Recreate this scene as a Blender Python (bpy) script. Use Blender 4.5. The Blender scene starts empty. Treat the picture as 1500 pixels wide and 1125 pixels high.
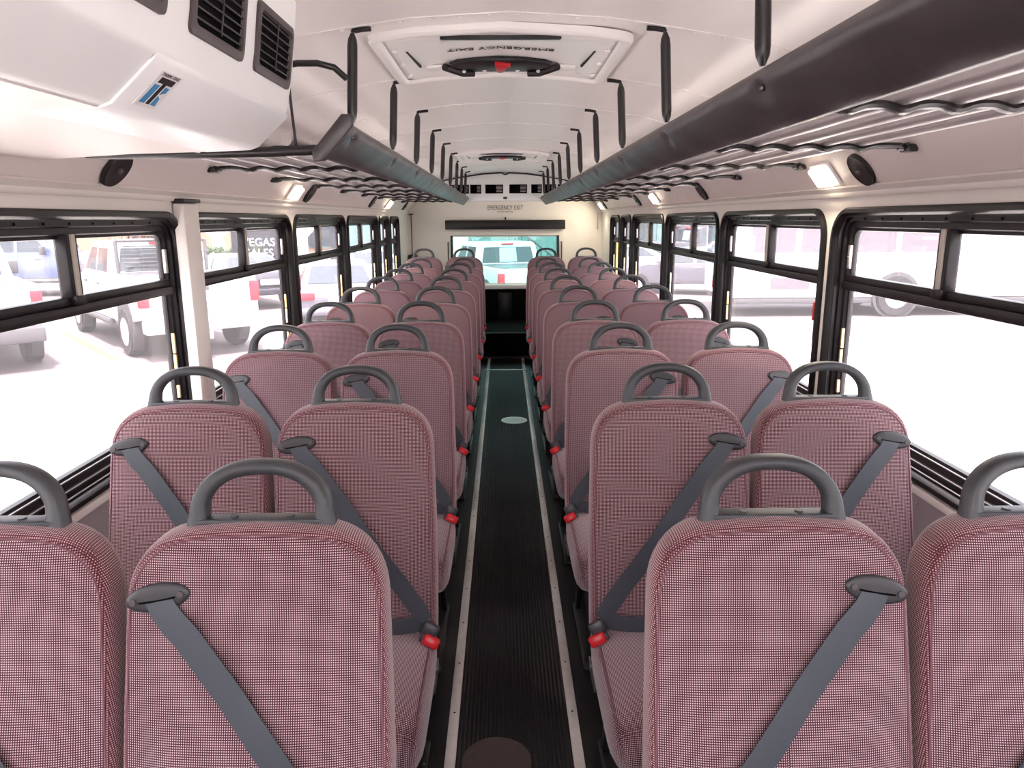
import bpy, bmesh, math, random
from mathutils import Vector, Matrix
random.seed(5)
PI = math.pi
S = bpy.context.scene
COL = S.collection
S.view_settings.view_transform = 'Standard'
S.view_settings.look = 'None'
S.view_settings.gamma = 1
S.view_settings.use_curve_mapping = False
S.view_settings.exposure = 0.0

# ------------------------------------------------------------------ materials
def srgb(r, g, b):
    f = lambda c: (c/255/12.92) if c/255 <= 0.04045 else ((c/255+0.055)/1.055)**2.4
    return (f(r), f(g), f(b), 1)

def nt(name):
    m = bpy.data.materials.new(name); m.use_nodes = True
    t = m.node_tree
    for n in list(t.nodes): t.nodes.remove(n)
    o = t.nodes.new('ShaderNodeOutputMaterial')
    return m, t, o

def N(t, typ, **kw):
    n = t.nodes.new(typ)
    for k, v in kw.items():
        if k in n.inputs: n.inputs[k].default_value = v
        else: setattr(n, k, v)
    return n

def mat(name, rgb, rough=.5, metal=0., noise=0., nscale=20., bump=0., bscale=200., emit=0., spec=.5, coat=0.):
    m, t, o = nt(name)
    p = N(t, 'ShaderNodeBsdfPrincipled')
    c = srgb(*rgb)
    p.inputs['Base Color'].default_value = c
    p.inputs['Roughness'].default_value = rough
    p.inputs['Metallic'].default_value = metal
    p.inputs['Specular IOR Level'].default_value = spec
    p.inputs['Coat Weight'].default_value = coat
    tc = N(t, 'ShaderNodeTexCoord')
    nz = N(t, 'ShaderNodeTexNoise'); nz.inputs['Scale'].default_value = nscale; nz.inputs['Detail'].default_value = 4
    t.links.new(tc.outputs['Object'], nz.inputs['Vector'])
    if noise > 0:
        mx = N(t, 'ShaderNodeMix'); mx.data_type = 'RGBA'
        mx.inputs[6].default_value = tuple(max(0, x*(1-noise)) for x in c[:3])+(1,)
        mx.inputs[7].default_value = tuple(min(1, x*(1+noise)) for x in c[:3])+(1,)
        t.links.new(nz.outputs['Fac'], mx.inputs[0])
        t.links.new(mx.outputs[2], p.inputs['Base Color'])
    if bump > 0:
        nb = N(t, 'ShaderNodeTexNoise'); nb.inputs['Scale'].default_value = bscale
        t.links.new(tc.outputs['Object'], nb.inputs['Vector'])
        b = N(t, 'ShaderNodeBump'); b.inputs['Strength'].default_value = bump; b.inputs['Distance'].default_value = .002
        t.links.new(nb.outputs['Fac'], b.inputs['Height']); t.links.new(b.outputs[0], p.inputs['Normal'])
    if emit > 0:
        p.inputs['Emission Color'].default_value = c
        p.inputs['Emission Strength'].default_value = emit
    t.links.new(p.outputs[0], o.inputs[0])
    return m

def fabric_mat(name, light, dark, per=.0035):
    """woven cloth: light knots between darker threads, laid out along the cloth's own surface directions"""
    m, t, o = nt(name)
    p = N(t, 'ShaderNodeBsdfPrincipled'); p.inputs['Roughness'].default_value = .9
    p.inputs['Specular IOR Level'].default_value = .15
    p.inputs['Sheen Weight'].default_value = .35; p.inputs['Sheen Roughness'].default_value = .5
    tc = N(t, 'ShaderNodeTexCoord')
    sx = N(t, 'ShaderNodeSeparateXYZ'); t.links.new(tc.outputs['Object'], sx.inputs[0])
    sn = N(t, 'ShaderNodeSeparateXYZ'); t.links.new(tc.outputs['Normal'], sn.inputs[0])
    outs = []
    for i in range(3):
        a = N(t, 'ShaderNodeMath', operation='MULTIPLY'); a.inputs[1].default_value = 2*PI/per
        t.links.new(sx.outputs[i], a.inputs[0])
        s = N(t, 'ShaderNodeMath', operation='SINE'); t.links.new(a.outputs[0], s.inputs[0])
        g = N(t, 'ShaderNodeMapRange'); g.inputs[1].default_value = -.45; g.inputs[2].default_value = .42
        t.links.new(s.outputs[0], g.inputs[0])
        ab = N(t, 'ShaderNodeMath', operation='ABSOLUTE'); t.links.new(sn.outputs[i], ab.inputs[0])
        th = N(t, 'ShaderNodeMapRange'); th.inputs[1].default_value = .64; th.inputs[2].default_value = .82
        t.links.new(ab.outputs[0], th.inputs[0])
        mx = N(t, 'ShaderNodeMath', operation='MAXIMUM')
        t.links.new(g.outputs[0], mx.inputs[0]); t.links.new(th.outputs[0], mx.inputs[1])
        outs.append(mx)
    m1 = N(t, 'ShaderNodeMath', operation='MULTIPLY'); t.links.new(outs[0].outputs[0], m1.inputs[0]); t.links.new(outs[1].outputs[0], m1.inputs[1])
    m2 = N(t, 'ShaderNodeMath', operation='MULTIPLY'); t.links.new(m1.outputs[0], m2.inputs[0]); t.links.new(outs[2].outputs[0], m2.inputs[1])
    mx = N(t, 'ShaderNodeMix'); mx.data_type = 'RGBA'
    mx.inputs[6].default_value = srgb(*dark); mx.inputs[7].default_value = srgb(*light)
    t.links.new(m2.outputs[0], mx.inputs[0]); t.links.new(mx.outputs[2], p.inputs['Base Color'])
    b = N(t, 'ShaderNodeBump'); b.inputs['Strength'].default_value = .35; b.inputs['Distance'].default_value = .001
    t.links.new(m2.outputs[0], b.inputs['Height']); t.links.new(b.outputs[0], p.inputs['Normal'])
    t.links.new(p.outputs[0], o.inputs[0])
    return m

def glass_mat(name, tint, gloss=.06, haze=.05):
    m, t, o = nt(name)
    tr = N(t, 'ShaderNodeBsdfTransparent'); tr.inputs[0].default_value = srgb(*tint)
    gl = N(t, 'ShaderNodeBsdfGlossy'); gl.inputs['Roughness'].default_value = .02
    tl = N(t, 'ShaderNodeBsdfTranslucent'); tl.inputs[0].default_value = (1, .96, .985, 1)
    a = N(t, 'ShaderNodeMixShader'); a.inputs[0].default_value = haze
    t.links.new(tr.outputs[0], a.inputs[1]); t.links.new(tl.outputs[0], a.inputs[2])
    b = N(t, 'ShaderNodeMixShader'); b.inputs[0].default_value = gloss
    t.links.new(a.outputs[0], b.inputs[1]); t.links.new(gl.outputs[0], b.inputs[2])
    t.links.new(b.outputs[0], o.inputs[0])
    return m

def rib_mat(name, rgb, per, rough=.4, depth=.003):
    m, t, o = nt(name)
    p = N(t, 'ShaderNodeBsdfPrincipled'); p.inputs['Roughness'].default_value = rough
    tc = N(t, 'ShaderNodeTexCoord'); sx = N(t, 'ShaderNodeSeparateXYZ'); t.links.new(tc.outputs['Object'], sx.inputs[0])
    a = N(t, 'ShaderNodeMath', operation='MULTIPLY'); a.inputs[1].default_value = 2*PI/per
    t.links.new(sx.outputs[0], a.inputs[0])
    s = N(t, 'ShaderNodeMath', operation='SINE'); t.links.new(a.outputs[0], s.inputs[0])
    nz = N(t, 'ShaderNodeTexNoise'); nz.inputs['Scale'].default_value = 3.; nz.inputs['Detail'].default_value = 5
    t.links.new(tc.outputs['Object'], nz.inputs['Vector'])
    mx = N(t, 'ShaderNodeMix'); mx.data_type = 'RGBA'
    c = srgb(*rgb)
    mx.inputs[6].default_value = tuple(x*.7 for x in c[:3])+(1,); mx.inputs[7].default_value = tuple(x*1.5 for x in c[:3])+(1,)
    t.links.new(nz.outputs['Fac'], mx.inputs[0]); t.links.new(mx.outputs[2], p.inputs['Base Color'])
    b = N(t, 'ShaderNodeBump'); b.inputs['Strength'].default_value = .8; b.inputs['Distance'].default_value = depth
    t.links.new(s.outputs[0], b.inputs['Height']); t.links.new(b.outputs[0], p.inputs['Normal'])
    t.links.new(p.outputs[0], o.inputs[0])
    return m

M = dict(
    fabric=fabric_mat('seat_fabric', (214, 184, 189), (70, 29, 40)),
    gusset=fabric_mat('gusset_fabric', (206, 166, 170), (80, 32, 42)),
    piping=mat('piping', (112, 74, 82), .8),
    handle=mat('handle_plastic', (56, 57, 61), .36, bump=.25, bscale=900),
    guide=mat('guide_plastic', (48, 46, 50), .38),
    black=mat('black_plastic', (24, 21, 24), .4),
    belt=mat('belt_webbing', (62, 66, 74), .5, bump=.2, bscale=1500),
    buckle=mat('buckle_plastic', (58, 56, 62), .35),
    red=mat('red_plastic', (205, 26, 36), .3),
    rubber=mat('window_rubber', (17, 13, 15), .38, spec=.35),
    sash=mat('window_sash', (24, 18, 22), .4, spec=.3),
    mull=mat('mullion_aluminium', (196, 188, 176), .4),
    alu=mat('aluminium', (196, 190, 188), .35, metal=.75, noise=.08, nscale=12),
    brass=mat('brass', (214, 190, 140), .3, metal=.7),
    wall=mat('wall_paint', (238, 232, 226), .45, noise=.02, nscale=4),
    cove=mat('cove_panel', (238, 228, 224), .4, noise=.02, nscale=4, bump=.08, bscale=60),
    rear=mat('rear_wall_paint', (240, 235, 226), .5, noise=.02, nscale=3),
    ceil=mat('ceiling_panel', (242, 236, 234), .33, noise=.03, nscale=3, bump=.12, bscale=260),
    lower=mat('lower_wall_panel', (172, 162, 164), .4, metal=.25, noise=.08, nscale=9),
    acw=mat('air_conditioner_plastic', (246, 246, 246), .35),
    vent=mat('vent_plastic', (74, 64, 66), .45),
    dark=mat('dark_cavity', (9, 8, 9), .95, spec=.08),
    vinyl=mat('rack_vinyl', (62, 54, 57), .36, noise=.1, nscale=6, bump=.3, bscale=35, spec=.6),
    tube=mat('rack_tube', (186, 180, 180), .35, metal=.35),
    bar=mat('rack_bar', (34, 29, 31), .28),
    hatch=mat('hatch_plastic', (246, 242, 240), .3),
    floor=mat('floor_vinyl', (19, 17, 19), .33, noise=.3, nscale=8, bump=.2, bscale=120),
    aisle=rib_mat('aisle_rubber', (23, 21, 22), .0125, .34),
    strip=mat('floor_strip', (196, 190, 186), .4, metal=.3, noise=.2, nscale=25),
    disc=mat('worn_disc', (58, 44, 40), .7, noise=.3, nscale=60),
    plate=mat('grate_plate', (216, 222, 214), .35, metal=.4),
    glass=glass_mat('side_glass', (253, 251, 252), .05, .022),
    glassr=glass_mat('rear_glass', (196, 226, 222), .05, .02),
    lens=mat('lamp_lens', (255, 240, 214), .3, emit=6),
    white=mat('white_paint', (240, 238, 238), .3),
    wcar=mat('white_car_paint', (196, 195, 202), .25, coat=.5),
    scar=mat('silver_car_paint', (98, 95, 106), .3, metal=.3, coat=.5),
    dcar=mat('grey_car_paint', (52, 48, 58), .3, metal=.2, coat=.5),
    bcar=mat('blue_car_paint', (70, 80, 112), .3, coat=.5),
    cglass=mat('car_glass', (46, 52, 60), .1),
    trimd=mat('car_trim', (70, 66, 70), .5),
    tyre=mat('tyre', (44, 40, 44), .8),
    hub=mat('wheel_hub', (208, 204, 204), .3, metal=.3),
    tail=mat('tail_light', (180, 20, 40), .3),
    plateb=mat('license_plate', (150, 170, 200), .5),
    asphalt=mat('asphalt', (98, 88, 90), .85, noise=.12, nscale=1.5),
    lit_ground=mat('lit_ground', (212, 206, 200), .85, noise=.06, nscale=.8),  # near ground: sun glare put into the base colour
    yellow=mat('yellow_paint', (176, 164, 70), .7),
    yellow2=mat('bright_yellow_paint', (240, 204, 50), .5),
    tan=mat('tan_stucco', (142, 108, 90), .85, noise=.1, nscale=.5),
    teal=mat('teal_siding', (84, 112, 112), .6),
    stair=mat('dark_steel', (34, 46, 50), .5),
    lilac=mat('grey_siding', (92, 84, 92), .7),
    pinks=mat('pink_siding', (118, 92, 88), .7),
    sign=mat('sign_black', (28, 26, 36), .5),
    leaf=mat('hedge_leaf', (58, 76, 50), .8, noise=.4, nscale=8),
    frond=mat('dry_palm_frond', (100, 66, 48), .9, noise=.3, nscale=8),
    blue=mat('logo_blue', (66, 138, 190), .5),
    ink=mat('print_black', (34, 26, 30), .6),
    reflect=mat('reflective_print', (250, 250, 250), .3),
    screw=mat('screw', (120, 114, 114), .35, metal=.8),
)

# ------------------------------------------------------------------ helpers
def tag(o, label=None, cat=None, group=None, kind=None):
    if label: o['label'] = label
    if cat: o['category'] = cat
    if group: o['group'] = group
    if kind: o['kind'] = kind
    return o

def thing(name, label, cat, loc=(0, 0, 0), rz=0, group=None, kind=None):
    o = bpy.data.objects.new(name, None); COL.objects.link(o)
    o.location = loc; o.rotation_euler = (0, 0, rz); o.empty_display_size = .1
    return tag(o, label, cat, group, kind)

def obj(name, bm, m, parent=None, smooth=True, angle=40, mats=None):
    me = bpy.data.meshes.new(name)
    bmesh.ops.recalc_face_normals(bm, faces=bm.faces)
    if smooth:
        for f in bm.faces: f.smooth = True
        ca = math.radians(angle)
        for e in bm.edges:
            if len(e.link_faces) == 2 and e.calc_face_angle(0) > ca: e.smooth = False
    bm.to_mesh(me); bm.free()
    for x in (mats or [m]): me.materials.append(x)
    o = bpy.data.objects.new(name, me); COL.objects.link(o)
    if parent: o.parent = parent
    return o

def copy_tree(o, parent=None):
    c = o.copy(); COL.objects.link(c)
    if parent: c.parent = parent
    for ch in o.children: copy_tree(ch, c)
    return c

def box(bm, x0, x1, y0, y1, z0, z1, bev=0, mat_i=0, seg=2):
    r = bmesh.ops.create_cube(bm, size=1)
    vs = r['verts']
    for v in vs:
        v.co = Vector((x0+(v.co.x+.5)*(x1-x0), y0+(v.co.y+.5)*(y1-y0), z0+(v.co.z+.5)*(z1-z0)))
    fs = set(f for v in vs for f in v.link_faces)
    for f in fs: f.material_index = mat_i
    if bev > 0:
        es = set(e for v in vs for e in v.link_edges)
        r2 = bmesh.ops.bevel(bm, geom=list(es), offset=bev, segments=seg, affect='EDGES', profile=.5)
        for f in r2['faces']: f.material_index = mat_i
    return bm

def BM(): return bmesh.new()

def tube(bm, pts, rad, seg=10, closed=False, cap=True, flat=None):
    """sweep a circle (or ellipse via flat=(a,b)) along pts; rad may be a list"""
    pts = [Vector(p) for p in pts]; n = len(pts)
    if not isinstance(rad, (list, tuple)): rad = [rad]*n
    rings = []
    up = None
    for i, p in enumerate(pts):
        if closed: d = pts[(i+1) % n]-pts[i-1]
        else: d = pts[min(i+1, n-1)]-pts[max(i-1, 0)]
        d.normalize()
        if up is None:
            up = Vector((0, 0, 1)) if abs(d.z) < .9 else Vector((0, 1, 0))
        up = (up-d*up.dot(d)).normalized()
        sd = d.cross(up)
        ring = []
        for k in range(seg):
            a = 2*PI*k/seg
            ca, sa = math.cos(a), math.sin(a)
            if flat: ca *= flat[0]; sa *= flat[1]
            ring.append(bm.verts.new(p+(sd*ca+up*sa)*rad[i]))
        rings.append(ring)
    m = n if closed else n-1
    for i in range(m):
        a, b = rings[i], rings[(i+1) % n]
        for k in range(seg):
            bm.faces.new((a[k], a[(k+1) % seg], b[(k+1) % seg], b[k]))
    if cap and not closed:
        bm.faces.new(rings[0][::-1]); bm.faces.new(rings[-1])
    return bm

def prism(bm, poly, f, a, b, bev=0, seg=2, mat_i=0):
    """extrude closed 2D poly; f(u,v,w)->xyz for w in a..b"""
    A = [bm.verts.new(f(u, v, a)) for u, v in poly]
    B = [bm.verts.new(f(u, v, b)) for u, v in poly]
    n = len(poly); fs = []
    fs.append(bm.faces.new(A)); fs.append(bm.faces.new(B[::-1]))
    for i in range(n): fs.append(bm.faces.new((A[i], B[i], B[(i+1) % n], A[(i+1) % n])))
    for x in fs: x.material_index = mat_i
    if bev > 0:
        es = [e for e in fs[0].edges]+[e for e in fs[1].edges]
        r = bmesh.ops.bevel(bm, geom=es, offset=bev, segments=seg, affect='EDGES', profile=.5)
        for x in r['faces']: x.material_index = mat_i
    return bm

def cyl(bm, c, axis, r, h, seg=24, r2=None, bev=0):
    c = Vector(c); ax = Vector(axis).normalized()
    q = Vector((0, 0, 1)).rotation_difference(ax).to_matrix().to_4x4()
    g = bmesh.ops.create_cone(bm, cap_ends=True, segments=seg, radius1=r, radius2=(r if r2 is None else r2), depth=h,
                              matrix=Matrix.Translation(c) @ q)
    if bev > 0:
        es = [e for v in g['verts'] for e in v.link_edges if len(e.link_faces) == 2 and e.calc_face_angle(0) > 1]
        bmesh.ops.bevel(bm, geom=list(set(es)), offset=bev, segments=2, affect='EDGES')
    return bm

def ball(bm, c, r, sc=(1, 1, 1), u=10, v=6):
    bmesh.ops.create_uvsphere(bm, u_segments=u, v_segments=v, radius=r,
                              matrix=Matrix.Translation(Vector(c)) @ Matrix.Diagonal((*sc, 1)))
    return bm

def rrect(hw, hh, r, n=7):
    r = max(r, .001); out = []
    for cx, cy, a0 in ((hw-r, hh-r, 0), (-hw+r, hh-r, PI/2), (-hw+r, -hh+r, PI), (hw-r, -hh+r, 1.5*PI)):
        for k in range(n+1):
            a = a0+PI/2*k/n
            out.append((cx+r*math.cos(a), cy+r*math.sin(a)))
    return out

def ringsweep(bm, hw, hh, r, prof, f, n=7):
    """prof: list (inset, depth); f(u,v,d)->xyz"""
    loops = []
    for ins, d in prof:
        loops.append([bm.verts.new(f(u, v, d)) for u, v in rrect(hw-ins, hh-ins, r-ins if r-ins > .012 else .012, n)])
    k = len(loops[0])
    for a, b in zip(loops, loops[1:]):
        for i in range(k): bm.faces.new((a[i], a[(i+1) % k], b[(i+1) % k], b[i]))
    return bm

def text_obj(name, s, size, matx, mate, parent=None, ext=.0006, space=1.0, align='CENTER'):
    cu = bpy.data.curves.new(name, 'FONT'); cu.body = s; cu.size = size; cu.extrude = ext
    cu.align_x = align; cu.align_y = 'CENTER'; cu.space_character = space; cu.resolution_u = 3
    to = bpy.data.objects.new(name+'_t', cu); COL.objects.link(to)
    dg = bpy.context.evaluated_depsgraph_get(); dg.update()
    me = bpy.data.meshes.new_from_object(to.evaluated_get(dg))
    bpy.data.objects.remove(to)
    me.transform(matx)
    me.materials.clear(); me.materials.append(mate)
    o = bpy.data.objects.new(name, me); COL.objects.link(o)
    if parent: o.parent = parent
    return o

def struct(name, bm, m, label, parent=None, **kw):
    o = obj(name, bm, m, parent, **kw)
    if parent is None: tag(o, label, 'structure', kind='structure')
    return o

# ------------------------------------------------------------------ dimensions
WX = 1.15            # half width of the cabin
YF, YR = -1.5, 8.95  # front and rear wall
TRIM = 1.565
WIN = [(-1.25, -.03), (.03, 1.31), (1.37, 2.645), (2.71, 4.01), (4.07, 5.39), (5.46, 6.79), (6.865, 7.46), (7.53, 8.155)]
WZ0, WZ1 = .755, 1.515
WR = .105
BOW = [2.04+.735*k for k in range(-4, 9)]
CEIL = [(1.15, 1.565), (1.135, 1.585), (1.045, 1.70), (.99, 1.765), (.90, 1.835), (.78, 1.888), (.62, 1.930), (.45, 1.958), (.25, 1.986), (0, 2.0)]
def ceil_z(x):
    x = abs(x)
    for (a, za), (b, zb) in zip(CEIL, CEIL[1:]):
        if b <= x <= a: return zb+(za-zb)*(x-b)/(a-b)
    return 2.0
def cove_pt(t, s=1, y=0, off=0):   # t 0 at the trim, 1 at top of the cove panel
    a = Vector((1.135, 1.585)); b = Vector((1.045, 1.70)); p = a+(b-a)*t
    d = (b-a).normalized(); nrm = Vector((-d.y, d.x)); nrm = nrm if nrm.x < 0 else -nrm
    p = p+nrm*off
    return Vector((s*p.x, y, p.y))
COVE_D = Vector((-.09, .115)).normalized()

# ------------------------------------------------------------------ shell
def build_floor():
    bm = BM(); box(bm, -WX-.05, WX+.05, YF, YR+.03, -.05, 0)
    struct('floor', bm, M['floor'], 'smooth black vinyl bus floor under the seats')
    bm = BM(); box(bm, -.165, .165, YF+.02, 7.93, 0, .004, .001)
    o = obj('aisle_mat', bm, M['aisle']); tag(o, 'black ribbed rubber matting running down the middle aisle', 'floor mat')
    for s, w in ((-1, 'left'), (1, 'right')):
        bm = BM(); box(bm, s*.181-.0155, s*.181+.0155, YF+.02, 7.92, 0, .007, .002)
        o = obj('floor_strip', bm, M['strip'])
        tag(o, f'worn aluminium strip edging the {w} side of the ribbed aisle matting', 'metal strip')
        bm = BM(); y = -.3
        while y < 7.85:
            cyl(bm, (s*.181, y, .0075), (0, 0, 1), .0032, .0012, 8); y += .26 if int(y*10) % 3 else .05+.2
        obj('screw', bm, M['dark'], o)
        o.children[0]['kind'] = 'stuff'
    bm = BM(); box(bm, -.215, .215, 7.255, 7.285, .0042, .011, .002)
    tag(obj('threshold_strip', bm, M['alu']), 'shiny metal threshold strip lying across the rear end of the aisle', 'metal strip')
    bm = BM(); cyl(bm, (.052, 5.37, .0065), (0, 0, 1), .098, .005, 40, bev=.001)
    for i in range(-6, 7):
        for j in range(-6, 7):
            x, y = i*.014+(j % 2)*.007, j*.012
            if x*x+y*y < .085**2: ball(bm, (.052+x, 5.37+y, .0092), .004, (1.2, .6, .5), 6, 4)
    tag(obj('access_plate', bm, M['plate']), 'round pale metal tread plate set in the aisle matting', 'floor plate')
    bm = BM(); cyl(bm, (-.05, 1.79, .006), (0, 0, 1), .098, .004, 40, bev=.001)
    tag(obj('access_cover', bm, M['disc']), 'round brown worn cover in the aisle nearest the camera', 'floor cover')
    bm = BM(); box(bm, -WX, WX, 7.95, YR, 0, .284, .004)
    struct('step_1', bm, M['dark'], 'raised black platform under the rear row of seats')
    bm = BM(); box(bm, -.30, .30, 7.925, 7.95, .0, .018, .003); box(bm, -.30, .30, 7.935, 7.949, .27, .284, .002)
    tag(obj('step_nosing', bm, M['vent']), 'dark grey nosing at the foot of the rear step', 'step edge')

def wall_side(s, nm):
    bm = BM()
    X = s*WX
    def q(y0, y1, z0, z1, mi=0):
        v = [bm.verts.new((X, y, z)) for y, z in ((y0, z0), (y1, z0), (y1, z1), (y0, z1))]
        f = bm.faces.new(v); f.material_index = mi
    zb, zt = .735, TRIM
    q(YF, YR, 0, zb, 1)
    # cells around each window
    edges = [YF]
    for a, b in zip(WIN, WIN[1:]): edges.append((a[1]+b[0])/2)
    edges.append(YR)
    for k, (y0, y1) in enumerate(WIN):
        c0, c1 = edges[k], edges[k+1]
        cy, cz = (y0+y1)/2, (WZ0+WZ1)/2
        hw, hh = (y1-y0)/2, (WZ1-WZ0)/2
        inner = rrect(hw, hh, WR, 8)
        bl, br, bb, bt = c0-cy, c1-cy, zb-cz, zt-cz
        outer = []
        for (u, v) in inner:
            ts = []
            if u > 1e-9: ts.append(br/u)
            if u < -1e-9: ts.append(bl/u)
            if v > 1e-9: ts.append(bt/v)
            if v < -1e-9: ts.append(bb/v)
            t = min(ts); outer.append((u*t, v*t))
        # snap the four mid-corner points to the true corners
        n = 9
        for ci, (cu, cv) in enumerate(((br, bt), (bl, bt), (bl, bb), (br, bb))):
            best = min(range(ci*n, ci*n+n), key=lambda i: (outer[i][0]-cu)**2+(outer[i][1]-cv)**2)
            outer[best] = (cu, cv)
        I = [bm.verts.new((X, cy+u, cz+v)) for u, v in inner]
        I2 = [bm.verts.new((X+s*.055, cy+u, cz+v)) for u, v in inner]
        O = [bm.verts.new((X, cy+u, cz+v)) for u, v in outer]
        O2 = [bm.verts.new((X+s*.055, cy+u, cz+v)) for u, v in outer]
        m = len(I)
        for i in range(m):
            j = (i+1) % m
            bm.faces.new((I[i], I[j], O[j], O[i])); bm.faces.new((I[i], I[j], I2[j], I2[i]))
            bm.faces.new((I2[i], I2[j], O2[j], O2[i]))
    # outer skin below and above
    for z0, z1 in ((-.35, zb), (zt, 2.05)):
        v = [bm.verts.new((X+s*.055, y, z)) for y, z in ((YF, z0), (YR, z0), (YR, z1), (YF, z1))]; bm.faces.new(v)
    # rivets on the lower panels, seams between panels
    for y in [e for e in edges[1:-1]]:
        v = [bm.verts.new((X-s*.0015, yy, z)) for yy, z in ((y-.11, .30), (y-.107, .30), (y-.107, zb-.03), (y-.11, zb-.03))]
        f = bm.faces.new(v); f.material_index = 2
        for z in [zb-.045-.035*i for i in range(9)]:
            ball(bm, (X, y-.125, z), .0048, (.6, 1, 1), 8, 5)
    yy = -.9
    while yy < YR:
        ball(bm, (X, yy, zb-.042), .005, (.6, 1, 1), 8, 5); ball(bm, (X, yy+.06, zb-.10), .0045, (.6, 1, 1), 8, 5); yy += .13
    for f in bm.faces:
        c = f.calc_center_median()
        if c.z < zb and f.material_index == 0 and abs(c.x) < WX+.03: f.material_index = 1
    struct('wall_'+nm, bm, None, f'{nm} side wall of the bus with painted window posts and riveted metal lower panel', mats=[M['wall'], M['lower'], M['dark']])

def trims():
    n = 1
    for s, w in ((-1, 'left'), (1, 'right')):
        bm = BM()
        prism(bm, [(0, 0), (.012, 0), (.016, .006), (.016, .016), (.03, .03), (.024, .036), (0, .02)],
              lambda u, v, y: (s*(WX-u), y, TRIM-.012+v), YF, YR-.001)
        struct(f'trim_{n}', bm, M['wall'], f'moulding along the top of the {w} windows'); n += 1
        bm = BM(); box(bm, min(s*WX, s*(WX-.012)), max(s*WX, s*(WX-.012)), YF, YR-.001, .722, .745, .002)
        struct(f'trim_{n}', bm, M['wall'], f'pale ledge strip under the {w} windows'); n += 1
    # roof bows: thin raised transverse seams with rivets
    for y in BOW:
        bm = BM()
        P = [(x, z) for x, z in CEIL[2:]]; P = P+[(-x, z) for x, z in P[::-1][1:]]
        for a, b in zip(P, P[1:]):
            for (ya, yb, h) in ((y-.016, y+.016, .0025),):
                v = [bm.verts.new((a[0], ya, a[1]-h)), bm.verts.new((b[0], ya, b[1]-h)), bm.verts.new((b[0], yb, b[1]-h)), bm.verts.new((a[0], yb, a[1]-h))]
                bm.faces.new(v)
                v2 = [bm.verts.new((a[0], ya, a[1])), bm.verts.new((b[0], ya, b[1]))]; bm.faces.new((v[0], v[1], v2[1], v2[0]))
                v3 = [bm.verts.new((a[0], yb, a[1])), bm.verts.new((b[0], yb, b[1]))]; bm.faces.new((v[3], v[2], v3[1], v3[0]))
        x = -.95
        while x <= .95:
            ball(bm, (x, y, ceil_z(x)-.003), .006, (1, 1, .5), 8, 4); x += .075
        struct(f'trim_{n}', bm, M['ceil'], 'riveted ceiling seam', angle=30); n += 1

def ceiling():
    bm = BM()
    P = CEIL+[(-x, z) for x, z in CEIL[::-1][1:]]
    ys = [YF]+[y for y in BOW if y > YF]+[YR]
    for y0, y1 in zip(ys, ys[1:]):
        for i, (a, b) in enumerate(zip(P, P[1:])):
            f = bm.faces.new([bm.verts.new((a[0], y0, a[1])), bm.verts.new((b[0], y0, b[1])), bm.verts.new((b[0], y1, b[1])), bm.verts.new((a[0], y1, a[1]))])
            if abs(a[1]) < 1.72 and abs(b[1]) < 1.72: f.material_index = 1
    bmesh.ops.remove_doubles(bm, verts=bm.verts, dist=1e-4)
    # roof skin above
    f = bm.faces.new([bm.verts.new(p) for p in ((-1.25, YF-.05, 2.06), (1.25, YF-.05, 2.06), (1.25, YR+.1, 2.06), (-1.25, YR+.1, 2.06))])
    struct('ceiling', bm, None, 'pale riveted bus ceiling curving down to the side walls', mats=[M['ceil'], M['cove']], angle=30)

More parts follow.
